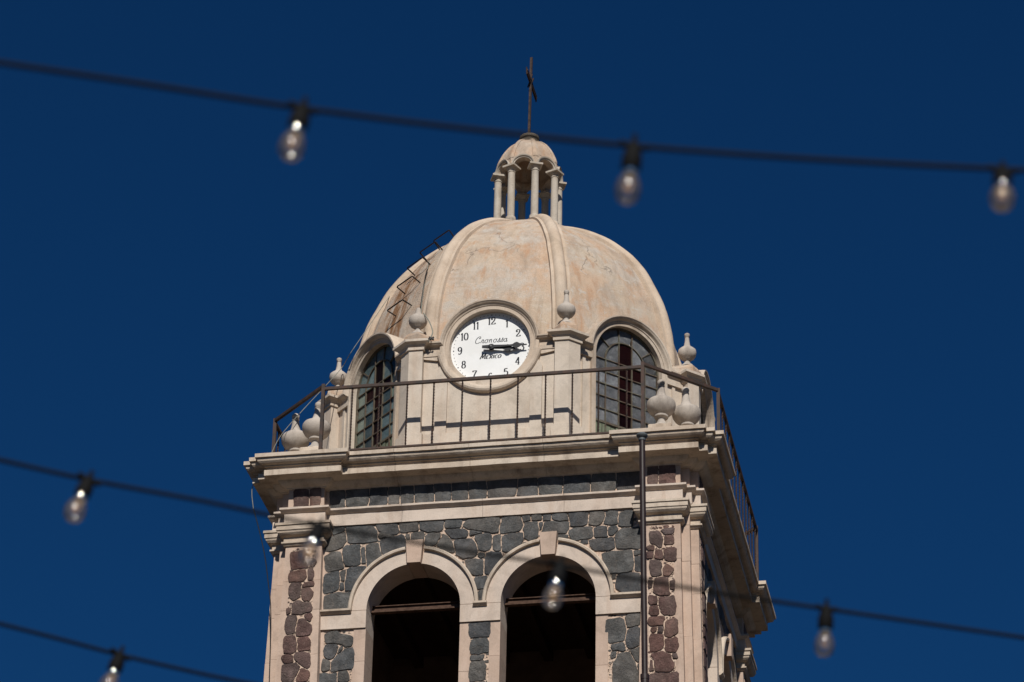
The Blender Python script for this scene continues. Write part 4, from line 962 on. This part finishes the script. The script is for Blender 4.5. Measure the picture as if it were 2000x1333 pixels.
# flagpole in front of the tower
PY = 5.2; pt = front(1254, 846, PY); pb_ = front(1259.5, 1333, PY); sl_ = (pb_.x-pt.x)/(pb_.z-pt.z)
base_x = pt.x+sl_*(-TZ-pt.z)
fp = empty('flagpole', (base_x, -PY, 0), 'thin dark brown flagpole with a grey ball top in front of the tower', 'flagpole')
top = Vector((pt.x-base_x, 0, pt.z+TZ)); b = new()
zj = pb_.z+.06+TZ
for za, zb, r in ((0, 9, .056), (9, zj, .046), (zj, top.z-.05, .0345)):
    bm_tube(b, [Vector((sl_*za, 0, za)), Vector((sl_*zb, 0, zb))], r, 20)
link('pole', soft(to_mesh('pole', b), 40), 'pole_paint', fp)
b = new(); bm_tube(b, [Vector((sl_*(zj-.03), 0, zj-.03)), Vector((sl_*(zj+.03), 0, zj+.03))], .050, 20); link('joint_collar', soft(to_mesh('joint_collar', b), 40), 'pole_paint', fp)
b = new(); bm_lathe(b, [(.040, -.10), (.043, -.085), (.037, -.075), (.046, -.064), (.062, -.052), (.067, -.036), (.060, -.020), (.040, -.006), (.018, .002), (0, .004)], 24, top); link('ball', soft(to_mesh('ball', b), 40), 'pole_ball', fp)

# ================================================================== FESTOON LIGHTS over the plaza
HS = CAM.z+4.1
def on_level(px, py, h=HS): return on_plane(px, py, (0, 0, 1), h)
GL = [(.0, .150), (.012, .1480), (.0215, .142), (.0275, .132), (.0295, .120), (.0288, .109), (.0255, .096), (.0215, .088), (.0180, .083), (.0150, .081)]
b = new(); bm_lathe(b, GL, 32); gl_me = soft(to_mesh('glass', b), 60)
b = new(); bm_lathe(b, [(0, .066), (.0215, .066), (.0235, .062), (.0235, .032), (.0205, .022), (.0150, .004), (.0110, -.006), (.0060, -.012), (0, -.013)], 24)
bm_tube(b, [(-.034, 0, 0), (-.022, 0, .002), (0, 0, .006), (.022, 0, .002), (.034, 0, 0)], .0085, 10); bm_tube(b, [(0, 0, -.008), (0, 0, -.028)], .006, 10)
sk_me = soft(to_mesh('socket', b), 50)
b = new(); bm_lathe(b, [(.0125, .056), (.0172, .060), (.0190, .065), (.0196, .069), (.0190, .074), (.0172, .079), (.0130, .081), (.006, .083), (.004, .092), (0, .093)], 24)
fs_me = soft(to_mesh('glint_cap', b), 60)  # polished metal cap, added and swelled out to catch a bright sun glint
b = new()
for i in range(4):
    a = i*PI/2; bm_tube(b, [(.006*math.cos(a), .006*math.sin(a), .080), (.0085*math.cos(a+.3), .0085*math.sin(a+.3), .100), (.006*math.cos(a+.6), .006*math.sin(a+.6), .121)], .0014, 6)
fl_me = to_mesh('filament', b)
STR = [
 ('black light cable crossing in front of the cross base above the lantern', 'bulbs on the string passing the lantern', 'clear glass bulb in a black socket on the string passing the lantern top', [(0, 123), (290, 166), (590, 212), (920, 253), (1240, 286), (1600, 312), (2000, 333)], [((592, 210), (568, 314)), ((1238, 284), (1221, 399)), ((1958, 331), (1943, 408))]),
 ('black light cable crossing in front of the belfry arches', 'bulbs on the string passing the belfry arches', 'clear glass bulb in a black socket on the string passing the belfry arches', [(0, 899), (175, 938), (400, 980), (620, 1026), (860, 1068), (1090, 1104), (1350, 1150), (1615, 1190), (2000, 1246)], [((174, 936), (147, 1013)), ((624, 1027), (600, 1096)), ((1095, 1103), (1074, 1183)), ((1614, 1188), (1606, 1280))]),
 ('black light cable passing low beside the tower, below the loose hanging cable', 'bulbs on the low string beside the tower', 'clear glass bulb in a black socket on the low string beside the tower', [(0, 1219), (110, 1247), (232, 1279), (360, 1309), (480, 1334), (800, 1395), (1400, 1500), (2000, 1595)], [((235, 1278), (212, 1352))])]
for lab, grp, blab, path, bulbs in STR:
    P = [on_level(*p) for p in path]; d0 = (P[0]-P[1]).normalized(); d1 = (P[-1]-P[-2]).normalized()
    S = [P[0]+d0*q+Vector((0, 0, .006*q*q)) for q in (9, 6, 4, 2.5, 1.5, .8, .3)]+spline(P, 8)+[P[-1]+d1*q+Vector((0, 0, .006*q*q)) for q in (.3, .8, 1.5, 2.5, 4, 6, 9)]
    c0 = S[0].copy(); b = new(); bm_tube(b, [p-c0 for p in S], .0062, 10)
    o = link('string_cable', soft(to_mesh('string_cable', b), 60), 'socket_black', None, c0+Vector((0, 0, TZ))); tag(o, lab, 'cable', 'festoon cables over the plaza')
    for (sx, sy), (ex, ey) in bulbs:
        p0 = on_level(sx, sy); dep = (p0-CAM).dot(CF)
        iv = CR*((ex-sx)/FPX*dep)-CU*((ey-sy)/FPX*dep); L = .150
        v = (iv-CF*math.sqrt(max(.0004, L*L-iv.length_squared))).normalized()
        j = min(range(len(S)), key=lambda q: (S[q]-p0).length); tg = (S[min(j+1, len(S)-1)]-S[max(j-1, 0)]).normalized()
        zax = v; xax = (tg-zax*tg.dot(zax)).normalized(); yax = zax.cross(xax)
        e = empty('festoon_bulb', (0, 0, 0), blab, 'light bulb', grp)
        M = Matrix((xax, yax, zax)).transposed().to_4x4(); M.translation = p0+Vector((0, 0, TZ)); e.matrix_world = M
        for nm, me, mt in (('socket', sk_me, 'socket_black'), ('glass', gl_me, 'bulb_glass'), ('glint_cap', fs_me, 'glint_cap_metal'), ('filament', fl_me, 'filament')): link(nm, me, mt, e)
